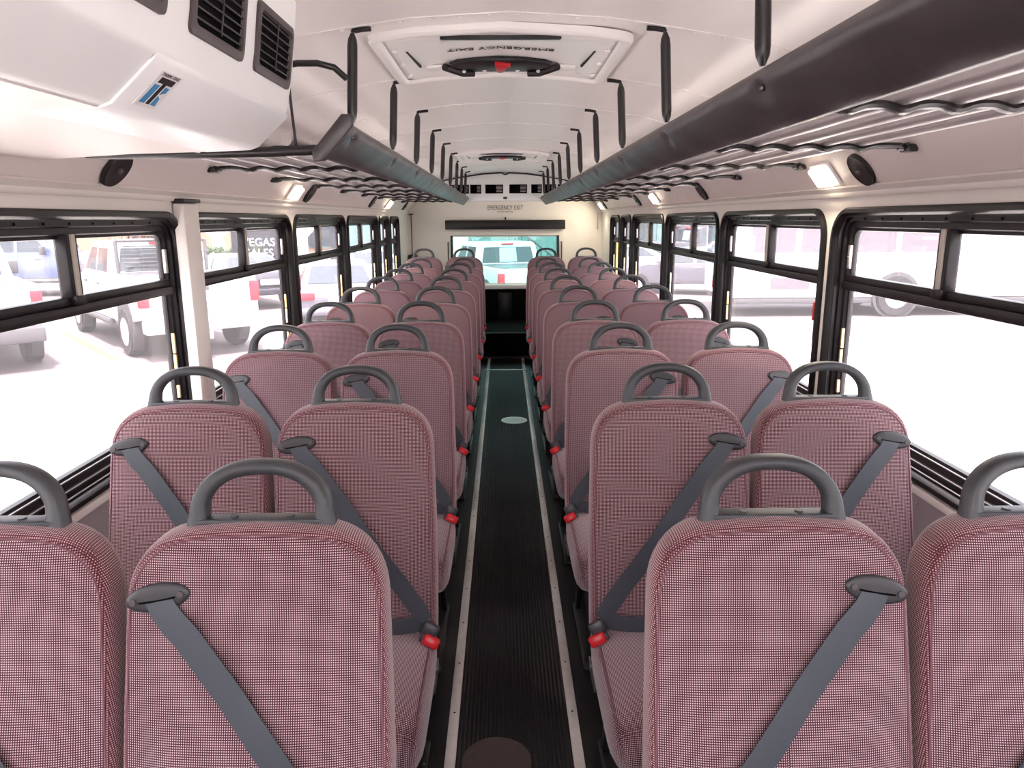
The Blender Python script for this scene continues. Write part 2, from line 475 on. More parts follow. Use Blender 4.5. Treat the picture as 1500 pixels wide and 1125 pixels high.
def rear_wall():
    # opening for the door window
    bm = BM(); zc, hh, hw = 1.0, .30, .63
    inner = rrect(hw, hh, .02, 3)
    P = [(1.15, 0), (1.15, 1.565), (1.045, 1.70), (.9, 1.825), (.62, 1.92), (0, 1.975), (-.62, 1.92), (-.9, 1.825), (-1.045, 1.70), (-1.15, 1.565), (-1.15, 0)]
    def quad(x0, x1, z0, z1):
        bm.faces.new([bm.verts.new((x, YR, z)) for x, z in ((x0, z0), (x1, z0), (x1, z1), (x0, z1))])
    quad(-WX, WX, 0, zc-hh); quad(-WX, -hw, zc-hh, zc+hh); quad(hw, WX, zc-hh, zc+hh); quad(-WX, WX, zc+hh, TRIM)
    bm.faces.new([bm.verts.new((x, YR, z)) for x, z in [(1.15, 1.565), (1.045, 1.70), (.9, 1.835), (.62, 1.93), (0, 2.0), (-.62, 1.93), (-.9, 1.835), (-1.045, 1.70), (-1.15, 1.565)]])
    box(bm, -1.2, 1.2, YR+.001, YR+.06, 1.31, 2.06); box(bm, -1.2, -hw, YR+.001, YR+.06, 0, 1.31); box(bm, hw, 1.2, YR+.001, YR+.06, 0, 1.31)
    box(bm, -hw, hw, YR+.001, YR+.06, 0, zc-hh)
    struct('wall_rear', bm, M['rear'], 'cream rear wall of the bus above and beside the emergency door', smooth=False)
    d = thing('door_1', 'rear emergency door with a wide window above a black lower panel', 'door', (0, YR, 0), kind='structure')
    bm = BM(); ringsweep(bm, .70, .345, .02, [(0, 0), (0, .03), (.055, .03), (.058, .012), (.07, .012)], lambda u, v, k: (u, -k, 1.005+v), 3)
    obj('door_frame', bm, M['rear'], d)
    bm = BM(); ringsweep(bm, .642, .312, .02, [(0, .0), (0, .022), (.02, .024), (.026, .0), (.026, -.05)], lambda u, v, k: (u, -k, 1.0+v), 3)
    obj('window_seal', bm, M['rubber'], d)
    bm = BM(); box(bm, -.625, .625, .025, .031, .70, 1.30); obj('pane', bm, M['glassr'], d)
    bm = BM(); box(bm, -.63, .63, -.045, .0, .665, .715, .006); obj('window_ledge', bm, M['white'], d)
    bm = BM(); box(bm, -.55, .55, -.03, -.001, .215, .662, .006); obj('lower_panel', bm, M['dark'], d)
    bm = BM(); box(bm, -.085, .075, -.044, -.0305, .245, .62, .006); obj('ribbed_pad', bm, M['floor'], d)
    for x in (-.672, .672):
        bm = BM(); tube(bm, [(x, -.035, .80), (x, -.05, .82), (x, -.05, 1.2), (x, -.035, 1.22)], .007, 8); obj('grab_rod', bm, M['bar'], d)
    bm = BM(); box(bm, -.70, .71, YR-.09, YR-.001, 1.365, 1.472, .006)
    tag(obj('shade_box', bm, M['rubber']), 'long dark box mounted above the rear door window', 'box')
    bm = BM(); ball(bm, (.008, YR-.012, 1.495), .012, (1, .6, 1)); box(bm, .001, .015, YR-.012, YR-.001, 1.473, 1.495)
    tag(obj('catch', bm, M['black']), 'small black catch above the dark box over the rear door', 'catch')
    rot = Matrix.Rotation(PI/2, 4, 'X')
    t = thing('sign', 'thin black EMERGENCY EXIT lettering with smaller line on the rear wall', 'sign', (0, YR, 0))
    text_obj('lettering', 'EMERGENCY EXIT', .072, Matrix.Translation((.008, -.002, 1.612)) @ Matrix.Diagonal((.66, 1, 1, 1)) @ rot, M['ink'], t, space=1.12)
    text_obj('small_lettering', 'TO OPEN PUSH BAR', .021, Matrix.Translation((.004, -.002, 1.566)) @ rot, M['ink'], t)
    bm = BM(); tube(bm, [(-1.10, YR-.03, 1.535), (-1.10, YR-.03, 1.06)], .006, 8); box(bm, -1.125, -1.075, YR-.05, YR-.001, 1.535, 1.55, .003)
    struct('trim_41', bm, M['bar'], 'thin dark vertical rod at the left rear corner')
    bm = BM(); box(bm, -1.14, -1.04, YR-.10, YR-.001, .94, 1.08, .012); cyl(bm, (-1.09, YR-.105, 1.01), (0, 1, 0), .02, .01, 16)
    tag(obj('latch_box', bm, M['black']), 'small black box low in the left rear corner behind the seats', 'box')
    bm = BM(); box(bm, 1.095, 1.105, YR-.03, YR-.001, 1.36, 1.55, .002)
    struct('trim_42', bm, M['lower'], 'short thin rod at the right rear corner')
    # rear evaporator housing with row of black vents
    a = thing('rear_air_conditioner', 'white housing with a row of black vents high on the rear wall', 'air conditioner', (0, YR, 0))
    Pc = [(1.03, 1.685), (.985, 1.755), (.90, 1.825), (.78, 1.878), (.62, 1.92), (.45, 1.948), (.25, 1.976), (0, 1.99)]
    poly = Pc+[(-x, z) for x, z in Pc[::-1][1:]]
    bm = BM(); prism(bm, poly, lambda u, v, w: (u, w, v), -.35, -.002, .01)
    obj('housing', bm, M['acw'], a)
    xs = [(-.72, -.56), (-.54, -.40), (-.385, -.262), (-.215, -.016), (.054, .253), (.30, .42), (.44, .58), (.60, .75)]
    for x0, x1 in xs:
        bm = BM(); box(bm, x0, x1, -.358, -.352, 1.765, 1.862, .002); v = obj('vent', bm, M['dark'], a)
        bm = BM()
        for k in range(5): box(bm, x0+(x1-x0)*.62, x1-.012, -.362, -.359, 1.782+.015*k, 1.788+.015*k)
        obj('slat', bm, M['lower'], v); v.children[0]['kind'] = 'stuff'
    bm = BM(); box(bm, -.015, .028, -.356, -.3515, 1.705, 1.728); obj('label_plate', bm, M['ink'], a)
    # black roof-seam tube, dipping at the middle
    pts = []
    for i in range(61):
        x = -.8+1.6*i/60; z = ceil_z(x)-.012
        z -= .025*math.exp(-((x-.01)/.022)**2)
        pts.append((x, YR-.40, z))
    bm = BM(); tube(bm, pts, .0075, 8)
    tag(obj('roof_cable', bm, M['bar']), 'thin black cable arching under the ceiling in front of the rear vents', 'cable')

def front_wall():
    bm = BM(); hw, hh, zc = 1.0, .47, 1.42
    def quad(x0, x1, z0, z1): bm.faces.new([bm.verts.new((x, YF, z)) for x, z in ((x0, z0), (x1, z0), (x1, z1), (x0, z1))])
    quad(-1.2, 1.2, 0, zc-hh); quad(-1.2, -hw, zc-hh, zc+hh); quad(hw, 1.2, zc-hh, zc+hh); quad(-1.2, 1.2, zc+hh, 2.06)
    struct('wall_front', bm, M['wall'], 'front bulkhead around the windscreen behind the camera', smooth=False)
    bm = BM(); box(bm, -hw, hw, YF-.02, YF-.014, zc-hh, zc+hh); struct('window_17', bm, M['glass'], 'windscreen behind the camera', smooth=False)

def make_window(idx, s, y0, y1, side):
    cy, cz = (y0+y1)/2, (WZ0+WZ1)/2; hw, hh = (y1-y0)/2, (WZ1-WZ0)/2
    small = hw < .4
    w = thing(f'window_{idx}', f'{side} side bus window in a black rubber frame', 'window', (s*WX, cy, cz), kind='structure')
    X = lambda d: -s*d       # d > 0 into the cabin
    f = lambda u, v, d: (X(d), u, v)
    bm = BM(); ringsweep(bm, hw+.004, hh+.004, WR+.004, [(0, -.001), (0, .010), (.006, .017), (.018, .017), (.024, .009), (.027, -.002), (.031, -.002)], f, 8)
    obj('frame', bm, M['rubber'], w)
    bm = BM(); ringsweep(bm, hw-.026, hh-.026, WR-.026, [(0, -.001), (.001, -.014), (.014, -.015), (.018, -.026), (.034, -.027), (.038, -.036), (.046, -.037), (.048, -.052)], f, 8)
    obj('sash', bm, M['sash'], w)
    bm = BM()      # bright edges of the sill tracks
    yb = -hh
    for dz, dd in ((.029, .0005), (.043, -.0135), (.064, -.0265)):
        box(bm, min(X(dd), X(dd-.003)), max(X(dd), X(dd-.003)), -hw+WR*.7, hw-WR*.7, yb+dz-.0015, yb+dz+.0012)
    obj('sill_track', bm, M['alu'], w)
    bm = BM()
    for k in range(9 if not small else 4):
        u = (-.8+1.6*(k+.5)/(9 if not small else 4))*hw
        ball(bm, (X(-.012), u, hh-.033), .004, (.5, 1, 1), 6, 4)
    obj('screw', bm, M['dark'], w); w.children[-1]['kind'] = 'stuff'
    zt = 1.268-cz
    bm = BM()
    xa, xb = sorted((X(-.012), X(-.050))); box(bm, xa, xb, -hw+.06, hw-.06, zt-.027, zt+.0, .004)
    xa, xb = sorted((X(-.022), X(-.050))); box(bm, xa, xb, -hw+.06, hw-.06, zt+.0005, zt+.024, .003)
    obj('transom', bm, M['sash'], w)
    if not small:
        bm = BM()
        xa, xb = sorted((X(-.010), X(-.046))); box(bm, xa, xb, -.003, .014, zt+.012, hh-.06, .002)
        obj('mullion', bm, M['mull'], w)
        bm = BM()
        xa, xb = sorted((X(-.016), X(-.048))); box(bm, xa, xb, -.024, -.0035, zt+.012, hh-.06, .002)
        xa, xb = sorted((X(-.014), X(-.046))); box(bm, xa, xb, .0145, .027, zt+.012, hh-.06, .002)
        xa, xb = sorted((X(-.007), X(-.030))); box(bm, xa, xb, -.02, .028, zt+.0, zt+.026, .004)
        obj('meeting_stile', bm, M['sash'], w)
    xg = sorted((X(-.042), X(-.046)))
    if small:
        bm = BM(); box(bm, *xg, -hw+.072, hw-.072, zt+.025, hh-.072); obj('pane', bm, M['glass'], w)
    else:
        bm = BM(); box(bm, *xg, -hw+.072, -.025, zt+.025, hh-.072); obj('pane', bm, M['glass'], w)
        bm = BM(); box(bm, *xg, .027, hw-.072, zt+.025, hh-.072); obj('pane', bm, M['glass'], w)
    bm = BM(); box(bm, *xg, -hw+.072, hw-.072, -hh+.072, zt-.028); obj('pane', bm, M['glass'], w)
    xa, xb = sorted((X(-.020), X(-.030)))
    bm = BM(); box(bm, xa, xb, hw-.083, hw-.066, zt+.045, zt+.125, .002); ball(bm, (X(-.020), hw-.075, zt+.085), .003); obj('latch', bm, M['alu'], w)
    bm = BM()
    for z0, z1 in ((-.10, -.03), (-.18, -.105), (-.26, -.215)):
        box(bm, xa, xb, hw-.080, hw-.070, z0, z1, .001)
    obj('hinge', bm, M['brass'], w)
    if not small:
        bm = BM(); xa, xb = sorted((X(.012), X(-.012)))
        box(bm, xa, xb, -hw+.03, -hw+.048, zt-.16, zt-.09, .005)
        obj('release_handle', bm, M['red'], w)

build_floor()
wall_side(-1, 'left'); wall_side(1, 'right')
trims(); ceiling(); rear_wall(); front_wall()
k = 1
for s, side in ((-1, 'left'), (1, 'right')):
    for y0, y1 in WIN:
        make_window(k, s, y0, y1, side); k += 1

# ------------------------------------------------------------------ seats
BZ0, BZT = .415, 1.022           # bottom and top of the backrest
def y_mid(z):                    # lean of the backrest; 0 at the top of the handle
    t = (z-.45)/(1.113-.45)
    return -.15+.15*t**1.08 if t > 0 else -.15+.15*t
def outline(n=72):
    """half-open closed outline of the backrest, counter-clockwise from bottom centre"""
    pts = []
    def w(z):
        return .2100-.008*max(0, (z-.62)/.3)+.002*math.sin((z-.4)*5)
    R = .122; zt = BZT
    right = []
    for i in range(5): right.append((w(BZ0)*.92*i/4*1.0, BZ0+.0))
    for i in range(1, 4): a = PI/2*i/4; right.append((w(BZ0)-.02+.02*math.sin(a), BZ0+.02-.02*math.cos(a)))
    zs = [BZ0+.02+(zt-R-BZ0-.02)*i/12 for i in range(13)]
    for z in zs: right.append((w(z), z))
    wr = w(zt-R)
    for i in range(1, 12):
        a = PI/2*i/12
        right.append((wr-R*1.0+R*math.cos(a)**.86, zt-R-.006+(R)*math.sin(a)**.86))
    for x in (.06, .03): right.append((x, zt-.004+.004*(1-x/.08)))
    top = [(0, zt)]
    left = [(-x, z) for x, z in right[1:][::-1]]
    return right+top+left
OUT = outline()
ZC = .73
def ring_pts(ins):
    """inset outline towards a vertical spine"""
    res = []
    for x, z in OUT:
        sx = max(0, 1-ins/.2) ; hz = .30
        cz = ZC
        sz = max(0, 1-ins/hz)
        res.append((x*sx, cz+(z-cz)*sz))
    return res
def front_dome(x, z):
    u = min(1, abs(x)/.205); v = (z-.5)/.5
    return .012*(1-u**2.2)+.012*math.exp(-((z-.60)/.12)**2)*(1-u**2)-.010*math.exp(-((z-.84)/.10)**2)*(1-u**2)
TH = .045
def y_front(x, z): return y_mid(z)-TH-front_dome(x, z)

def backrest_bm():
    bm = BM()
    prof = [(.0, .0, 0)]
    # (inset, signed depth from the mid plane: - is front)
    rings = [(.198, .040, 1), (.15, .041, 1), (.10, .042, 1), (.05, .041, 1), (.02, .037, 1), (.006, .026, 1), (.0, .008, 1), (.0, -.018, 1), (.0015, -.030, 1), (.005, -.0385, 1), (.010, -.0425, 0),
             (.014, -.0435, 0), (.026, -.0445, 0), (.05, -.045, 0), (.08, -.045, 0), (.11, -.045, 0), (.14, -.045, 0), (.17, -.045, 0), (.198, -.045, 0)]
    loops = []
    for ins, d, g in rings:
        L = []
        for x, z in ring_pts(ins):
            dd = d
            fd = front_dome(x, z)*min(1, max(0, (ins-.012)/.05)) if d < -.04 else 0
            L.append(bm.verts.new((x, y_mid(z)+dd-fd, z)))
        loops.append((L, g))
    for (a, ga), (b, gb) in zip(loops, loops[1:]):
        n = len(a)
        for i in range(n):
            f = bm.faces.new((a[i], a[(i+1) % n], b[(i+1) % n], b[i])); f.material_index = 1 if ga and (gb or True) else 0
    bm.faces.new(loops[0][0]); bm.faces.new(loops[-1][0])
    bmesh.ops.remove_doubles(bm, verts=bm.verts, dist=1e-5)
    return bm

def seat_proto(m, name, leg_h=.30):
    """m=+1: aisle is on the +x side of the seat (seats left of the aisle)"""
    t = thing(name, 'seat', 'bus seat')
    b = obj('backrest', backrest_bm(), None, t, mats=[M['fabric'], M['gusset']], angle=60)
    bm = BM()
    tube(bm, [(x, y_mid(z)-.0430, z) for x, z in ring_pts(.0115)], .0019, 6, closed=True)
    obj('piping', bm, M['piping'], b)
    # cushion: loft of rounded rectangles along its depth
    bm = BM(); secs = []
    L = .47
    for i in range(15):
        t0 = i/14; y = -.125-L*t0
        zt = .438+.012*math.sin(PI*t0)*1.0+.008*t0
        zb = .315
        e = 0
        if t0 > .8:
            q = (t0-.8)/.2; dz = .075*(1-math.sqrt(max(0, 1-q*q))); zt -= dz; zb += .03*(1-math.sqrt(max(0, 1-q*q))); e = .035*(1-math.sqrt(max(0, 1-q*q)))
        if t0 < .08: e = .004
        hw = .208-e+.003*math.sin(PI*t0)
        sec = []
        hh = (zt-zb)/2; c = (zt+zb)/2
        for a in range(28):
            an = 2*PI*a/28; ca, sa = math.cos(an), math.sin(an)
            px = hw*math.copysign(abs(ca)**.38, ca); pz = hh*math.copysign(abs(sa)**.42, sa)
            crown = .010*(1-(px/hw)**2) if sa > 0 else 0
            sec.append(bm.verts.new((px, y, c+pz+crown)))
        secs.append(sec)
    for a, bb in zip(secs, secs[1:]):
        for i in range(28):
            f = bm.faces.new((a[i], a[(i+1) % 28], bb[(i+1) % 28], bb[i]))
    bm.faces.new(secs[0]); bm.faces.new(secs[-1][::-1])
    cu = obj('cushion', bm, M['fabric'], t, angle=50)
    pts = []
    for sx in (1, -1):
        pp = []
        for i in range(13):
            t0 = i/12*.9; pp.append((sx*.199, -.13-L*t0, .438+.012*math.sin(PI*t0)+.008*t0-.012))
        pts.append(pp)
    for pp in pts:
        bm = BM(); tube(bm, pp, .0022, 6); obj('piping', bm, M['piping'], cu)
    # handle
    bm = BM()
    zb, zt = 1.016, 1.113; hw = .116
    def arch(w, h, n=26, zb=zb):
        r = []
        for i in range(n+1):
            a = PI*i/n
            ca, sa = math.cos(a), math.sin(a)
            r.append((w*math.copysign(abs(ca)**.86, ca)-0, zb+h*abs(sa)**.84))
        return r
    outer = arch(hw, zt-zb); inner = arch(hw-.027, zt-zb-.023, zb=zb+.0)
    # taper the legs: widen at the base
    inner = [(x*(1-.05*(1-min(1, (z-zb)/.03))), z) for x, z in inner]
    outer[0] = (hw+.004, zb-.006); outer[-1] = (-hw-.004, zb-.006)
    inner[0] = (inner[0][0], zb-.006); inner[-1] = (inner[-1][0], zb-.006)
    n = len(outer)
    def yh(z): return y_mid(z)+.0
    dep = .017
    fr = []
    for (o_, i_) in zip(outer, inner):
        ring = []
        mx, mz = (o_[0]+i_[0])/2, (o_[1]+i_[1])/2
        ux, uz = o_[0]-mx, o_[1]-mz
        for a in range(12):
            an = 2*PI*a/12; ca, sa = math.cos(an), math.sin(an)
            ca = math.copysign(abs(ca)**.62, ca); sa = math.copysign(abs(sa)**.62, sa)
            ring.append(bm.verts.new((mx+ux*ca, yh(mz)+dep*sa, mz+uz*ca)))
        fr.append(ring)
    for a, bb in zip(fr, fr[1:]):
        for i in range(12): bm.faces.new((a[i], a[(i+1) % 12], bb[(i+1) % 12], bb[i]))
    bm.faces.new(fr[0]); bm.faces.new(fr[-1][::-1])
    y0 = yh(zb)
    box(bm, -hw+.01, hw-.01, y0-.016, y0+.016, zb-.004, zb+.008, .003)
    for sx in (-.045, .045): cyl(bm, (sx, y0, zb+.0085), (0, 0, 1), .007, .003, 10)
    obj('grab_handle', bm, M['handle'], t, angle=45)
    # belt guide (towards the window)
    gx, gz = -m*.145, .922
    gy = y_front(gx, gz)
    sl = .19
    nf = Vector((0, -1, sl)).normalized(); up = Vector((0, sl, 1)).normalized(); rt = Vector((1, 0, 0))
    tilt = m*.17
    ru = (rt*math.cos(tilt)+up*math.sin(tilt)); vu = (up*math.cos(tilt)-rt*math.sin(tilt))
    C0 = Vector((gx, gy, gz))
    bm = BM(); loops = []
    for ins, d in ((0, -.006), (0, .004), (.0022, .0062), (.007, .0068), (.017, .0072)):
        loops.append([bm.verts.new(C0+ru*((.050-ins)*math.cos(2*PI*i/36))+vu*((.0220-ins*.9)*math.sin(2*PI*i/36))+nf*d) for i in range(36)])
    for a, bb in zip(loops, loops[1:]):
        for i in range(36): bm.faces.new((a[i], a[(i+1) % 36], bb[(i+1) % 36], bb[i]))
    bm.faces.new(loops[-1])
    g = obj('belt_guide', bm, M['guide'], t, angle=50)
    for sx in (-.037, .037):
        bm = BM(); c = C0+ru*sx+nf*.0078; cyl(bm, c, nf, .0050, .003, 14)
        obj('screw', bm, M['vent'], g)
    bm = BM()
    pr = [C0+ru*u-vu*(.003+.001*math.cos(u*60))+nf*.0076 for u in [-.028+.056*i/8 for i in range(9)]]
    tube(bm, pr, .0016, 6)
    obj('slot', bm, M['dark'], g)
    # shoulder belt
    bx, bz = m*.188, .475
    by = y_front(bx*.9, bz)-.020
    A = C0-vu*.004+nf*.0078+ru*(m*.003); B = Vector((bx, by, bz+.015))
    bm = BM(); W = .0235; rows = []
    nS = 24
    for i in range(nS+1):
        q = i/nS
        p = A.lerp(B, q)
        # hug the cushion front
        fy = y_front(p.x, p.z)-.004-.006*math.sin(PI*q)
        if q > .04: p.y = min(p.y, fy)
        if q < .12:   # leaves the guide straight down, then turns
            p.x = A.x+(B.x-A.x)*q*(.55+.45*q/.12)
        rows.append(p)
    cen = list(rows); rows = [None]*(nS+1)
    for i, p in enumerate(cen):
        q = i/nS
        d = (cen[min(i+1, nS)]-cen[max(i-1, 0)]).normalized()
        side = d.cross(Vector((0, -1, 0))).normalized()
        if q < .1: side = side.lerp(ru*(1 if side.dot(ru) > 0 else -1), 1-q/.1).normalized()
        w = W*(1-.10*(1-min(1, q/.08)))
        if q > .92: w = W*(1-.25*(q-.92)/.08)
        tw = .012*math.sin(q*PI)*0
        rows[i] = (p-side*w, p+side*w)
    rows = [(a, b2) for a, b2 in rows]
    vf = [[bm.verts.new(a), bm.verts.new(a.lerp(b2, .5)+Vector((0, -.0012, 0))), bm.verts.new(b2)] for a, b2 in rows]
    vb = [[bm.verts.new(a+Vector((0, .0014, 0))), bm.verts.new(a.lerp(b2, .5)+Vector((0, .0002, 0))), bm.verts.new(b2+Vector((0, .0014, 0)))] for a, b2 in rows]
    for i in range(nS):
        for j in range(2):
            bm.faces.new((vf[i][j], vf[i][j+1], vf[i+1][j+1], vf[i+1][j])); bm.faces.new((vb[i][j], vb[i][j+1], vb[i+1][j+1], vb[i+1][j]))
        bm.faces.new((vf[i][0], vb[i][0], vb[i+1][0], vf[i+1][0])); bm.faces.new((vf[i][2], vb[i][2], vb[i+1][2], vf[i+1][2]))
    bm.faces.new((vf[0][0], vf[0][1], vf[0][2], vb[0][2], vb[0][1], vb[0][0])); bm.faces.new((vf[-1][0], vf[-1][1], vf[-1][2], vb[-1][2], vb[-1][1], vb[-1][0]))
    obj('shoulder_belt', bm, M['belt'], t, angle=60)
    # lap belt
    bm = BM(); vf = []
    for i in range(17):
        q = i/16
        x = m*(.188-.385*q); z = .478-.008*math.sin(PI*q)
        y = y_front(x*.9, .47)-.012-.010*math.sin(PI*q)
        vf.append([bm.verts.new((x, y, z-.021)), bm.verts.new((x, y+.003, z+.021)), bm.verts.new((x, y+.005, z+.021)), bm.verts.new((x, y+.002, z-.021))])
    for a, bb in zip(vf, vf[1:]):
        for j in range(4): bm.faces.new((a[j], a[(j+1) % 4], bb[(j+1) % 4], bb[j]))
    bm.faces.new(vf[0]); bm.faces.new(vf[-1][::-1])
    obj('lap_belt', bm, M['belt'], t, angle=60)
    # buckle
    bm = BM()
    box(bm, -.016, .016, -.008, .008, -.075, .010, .004)
    box(bm, -.020, .020, -.011, .011, -.004, .030, .004)
    R = Matrix.Translation((bx+m*.004, by-.012, bz-.018)) @ Matrix.Rotation(m*.5, 4, 'Y') @ Matrix.Rotation(-.25, 4, 'X')
    bm.transform(R)
    bk = obj('buckle', bm, M['buckle'], t)
    bm = BM(); box(bm, -.021, .021, -.014, .012, -.031, -.0045, .005)
    R2 = Matrix.Translation((bx+m*.014, by-.016, bz-.020)) @ Matrix.Rotation(m*.5, 4, 'Y') @ Matrix.Rotation(-.35, 4, 'X')
    bm.transform(R2); bm.transform(Matrix.Translation((m*.006, -.004, .006)))
    obj('release_button', bm, M['red'], bk)
    # underframe and pedestal
    z0 = .45-.135-leg_h-.0
    bm = BM()
    box(bm, -.17, .17, -.50, -.10, .292, .316, .006)
    box(bm, -.19, .19, -.155, -.075, .33, .414, .008)
    obj('seat_frame', bm, M['black'], t)
    for x in (-.15, .15):
        bm = BM()
        tube(bm, [(x, -.46, z0+.012), (x, -.40, .30)], .013, 8)
        tube(bm, [(x, -.10, z0+.012), (x, -.16, .30)], .013, 8)
        box(bm, x-.02, x+.02, -.50, -.06, z0, z0+.014, .003)
        obj('leg', bm, M['black'], t)
    bm = BM(); cyl(bm, (m*.208, -.20, .345), (1, 0, 0), .014, .012, 14); box(bm, m*.206-.003, m*.206+.003, -.26, -.14, .305, .335, .002)
    obj('hinge_bracket', bm, M['screw'], t)
    return t

ORD = ['first', 'second', 'third', 'fourth', 'fifth', 'sixth', 'seventh', 'eighth', 'ninth']
protos = {}
used = {}
def place_seat(m, kind, row, x, y, z=0.):
    key = (m, 'r' if row == 9 else 'n')
    side = 'left' if m > 0 else 'right'
    if key not in protos:
        protos[key] = seat_proto(m, 'bus_seat', .10 if row == 9 else .315); t = protos[key]
    else: t = copy_tree(protos[key])
    t.location = (x, y, z)
    pos = ('aisle' if kind == 'a' else 'window')
    if row == 9: lab = f'maroon woven {pos} seat left of the aisle in the raised rear row' if side == 'left' else f'maroon woven {pos} seat right of the aisle in the raised rear row'
    else:
        lab = f'maroon woven {pos} seat {side} of the aisle, {ORD[row]} row from the camera'
    tag(t, lab, 'bus seat', 'maroon bus seats in rows')
for row in range(10):
    if row < 9:
        y, z, xa, xw = 1.143+.784*row, 0, .411, .84
    else: y, z, xa, xw = 8.06, .069, .441, .872
    for m in (1, -1):
        place_seat(m, 'a', row, -m*xa, y, z)
        place_seat(m, 'w', row, -m*xw, y, z)

# ------------------------------------------------------------------ luggage racks
def rack(s, y0, y1, side):
    t = thing('luggage_rack', f'overhead luggage rack with padded dark fascia along the {side} side', 'luggage rack', (0, 0, 0))
    # padded fascia: rounded board in cross-section with soft dimples at each hanger
    A = Vector((.408, 1.724)); B = Vector((.478, 1.646)); d = (B-A).normalized(); nn = Vector((-d.y, d.x))
    if nn.x > 0: nn = -nn      # towards the aisle / down
    Lh = (B-A).length
    cs = [(0, .012), (.06, .017), (.2, .019), (.4, .020), (.6, .020), (.8, .019), (.94, .017), (1, .012), (1.03, .0), (1, -.010), (.8, -.014), (.5, -.014), (.2, -.014), (0, -.010), (-.03, 0)]
    bm = BM(); rings = []
    ys = []; y = y0
    while y < y1: ys.append(y); y += .0245
    ys.append(y1)
    for y in ys:
        near = min(abs(y-b) for b in BOW)
        dm = math.exp(-(near/.022)**2)
        ring = []
        for q, h in cs:
            hh = h
            if 0 < q < 1 and h > 0: hh = h-.012*dm*math.exp(-((q-.22)/.14)**2)+.0015*math.sin(y*23+q*4)
            p = A+d*(q*Lh)+nn*hh
            ring.append(bm.verts.new((s*p.x, y, p.y)))
        rings.append(ring)
    n = len(cs)
    for a, b in zip(rings, rings[1:]):
        for i in range(n): bm.faces.new((a[i], a[(i+1) % n], b[(i+1) % n], b[i]))
    bm.faces.new(rings[0]); bm.faces.new(rings[-1][::-1])
    fa = obj('fascia', bm, M['vinyl'], t, angle=70)
    for b in BOW:
        if y0 < b < y1:
            bm = BM(); p = A+d*(.22*Lh)+nn*.012
            ball(bm, (s*p.x, b, p.y), .0055, (1, 1, 1), 8, 5); obj('rivet', bm, M['screw'], fa)
    xs = [.56, .652, .744, .836, .930]
    for x in xs:
        bm = BM(); tube(bm, [(s*x, y0+.0, 1.685), (s*x, y1, 1.686)], .0152, 14); obj('slat_tube', bm, M['tube'], t)
    for b in BOW:
        if y0-.01 < b < y1:
            pts = []
            for i in range(57):
                x = .478+(1.035-.478)*i/56
                dd = min(abs(x-q) for q in xs)
                z = 1.672 - .009*math.exp(-(dd/.020)**2)
                pts.append((s*x, b, z))
            bm = BM(); tube(bm, pts, .0105, 8, flat=(1.2, .8))
            c = cove_pt(.78, s, b, .010)
            tube(bm, [(s*1.03, b, 1.668), (c.x, b, c.z)], [.0085, .012], 8)
            box(bm, min(s*1.045, s*1.075), max(s*1.045, s*1.075), b-.022, b+.022, 1.655, 1.675, .004)
            obj('cross_bar', bm, M['bar'], t)
            if s > 0 or b > 1.95:
                # padded hanger from the ceiling seam to the fascia
                bm = BM(); zt = ceil_z(.4)-.012; P = []; Rr = []
                for i in range(15):
                    q = i/14; P.append((s*(.400+.012*q), b, zt+(1.733-zt)*q)); Rr.append(.0045+.0088*min(1, math.sin(min(q, 1-q)*PI/.24) if min(q, 1-q) < .12 else 1))
                tube(bm, P, Rr, 12)
                hg = obj('hanger', bm, M['bar'], t)
                bm = BM(); tube(bm, [(s*.400, b, zt), (s*.396, b, zt+.006), (s*.375, b, zt+.009), (s*.352, b, zt+.0095)], [.006, .0075, .007, .006], 8); obj('ceiling_bracket', bm, M['bar'], hg)
    return t
rack(1, .30, 8.58, 'right')
lr = rack(-1, 1.94, 8.58, 'left')
# front end frame of the left rack
bm = BM()
yb = 1.94
tube(bm, [(-.478, yb, 1.660), (-.60, yb, 1.655), (-.80, yb, 1.652), (-1.0, yb, 1.652), (-1.06, yb, 1.655)], .013, 10)
tube(bm, [(-.535, yb, 1.665), (-.540, yb, 1.74), (-.545, yb, 1.85), (-.540, yb, 1.862)], .0035, 8)
tube(bm, [(-.545, yb, 1.858), (-.52, yb, 1.862), (-.47, yb, 1.862), (-.43, yb, 1.852), (-.405, yb+.02, 1.83)], .008, 10)
obj('end_frame', bm, M['bar'], lr)
bm = BM()
prism(bm, [(.390, 1.742), (.415, 1.742), (.492, 1.655), (.490, 1.630), (.462, 1.632), (.388, 1.715)], lambda u, v, w: (-u, w, v), 1.915, 1.9395, .006)
obj('end_cap', bm, M['vinyl'], lr)

# ------------------------------------------------------------------ front air conditioner
ac = thing('air_conditioner', 'large white air conditioner hanging under the ceiling at upper left', 'air conditioner', (0, 0, 0))
poly = [(-.470, 1.955), (-.492, 1.80), (-.508, 1.728), (-.516, 1.716), (-.583, 1.656), (-.60, 1.650), (-.70, 1.646), (-.715, 1.652), (-.84, 1.648), (-1.0, 1.705), (-1.0, 1.76), (-.80, 1.86), (-.6, 1.92)]
bm = BM(); prism(bm, poly, lambda u, v, w: (u, w, v), .02, 1.785, .012, 3)
obj('housing', bm, M['acw'], ac, angle=35)
bm = BM(); prism(bm, [(-.60, 1.648), (-.705, 1.644), (-.88, 1.640), (-1.09, 1.628), (-1.10, 1.634), (-1.06, 1.665), (-.86, 1.66), (-.62, 1.662)], lambda u, v, w: (u, w, v), .02, 1.80, .003)
obj('lower_panel', bm, M['cove'], ac, angle=35)
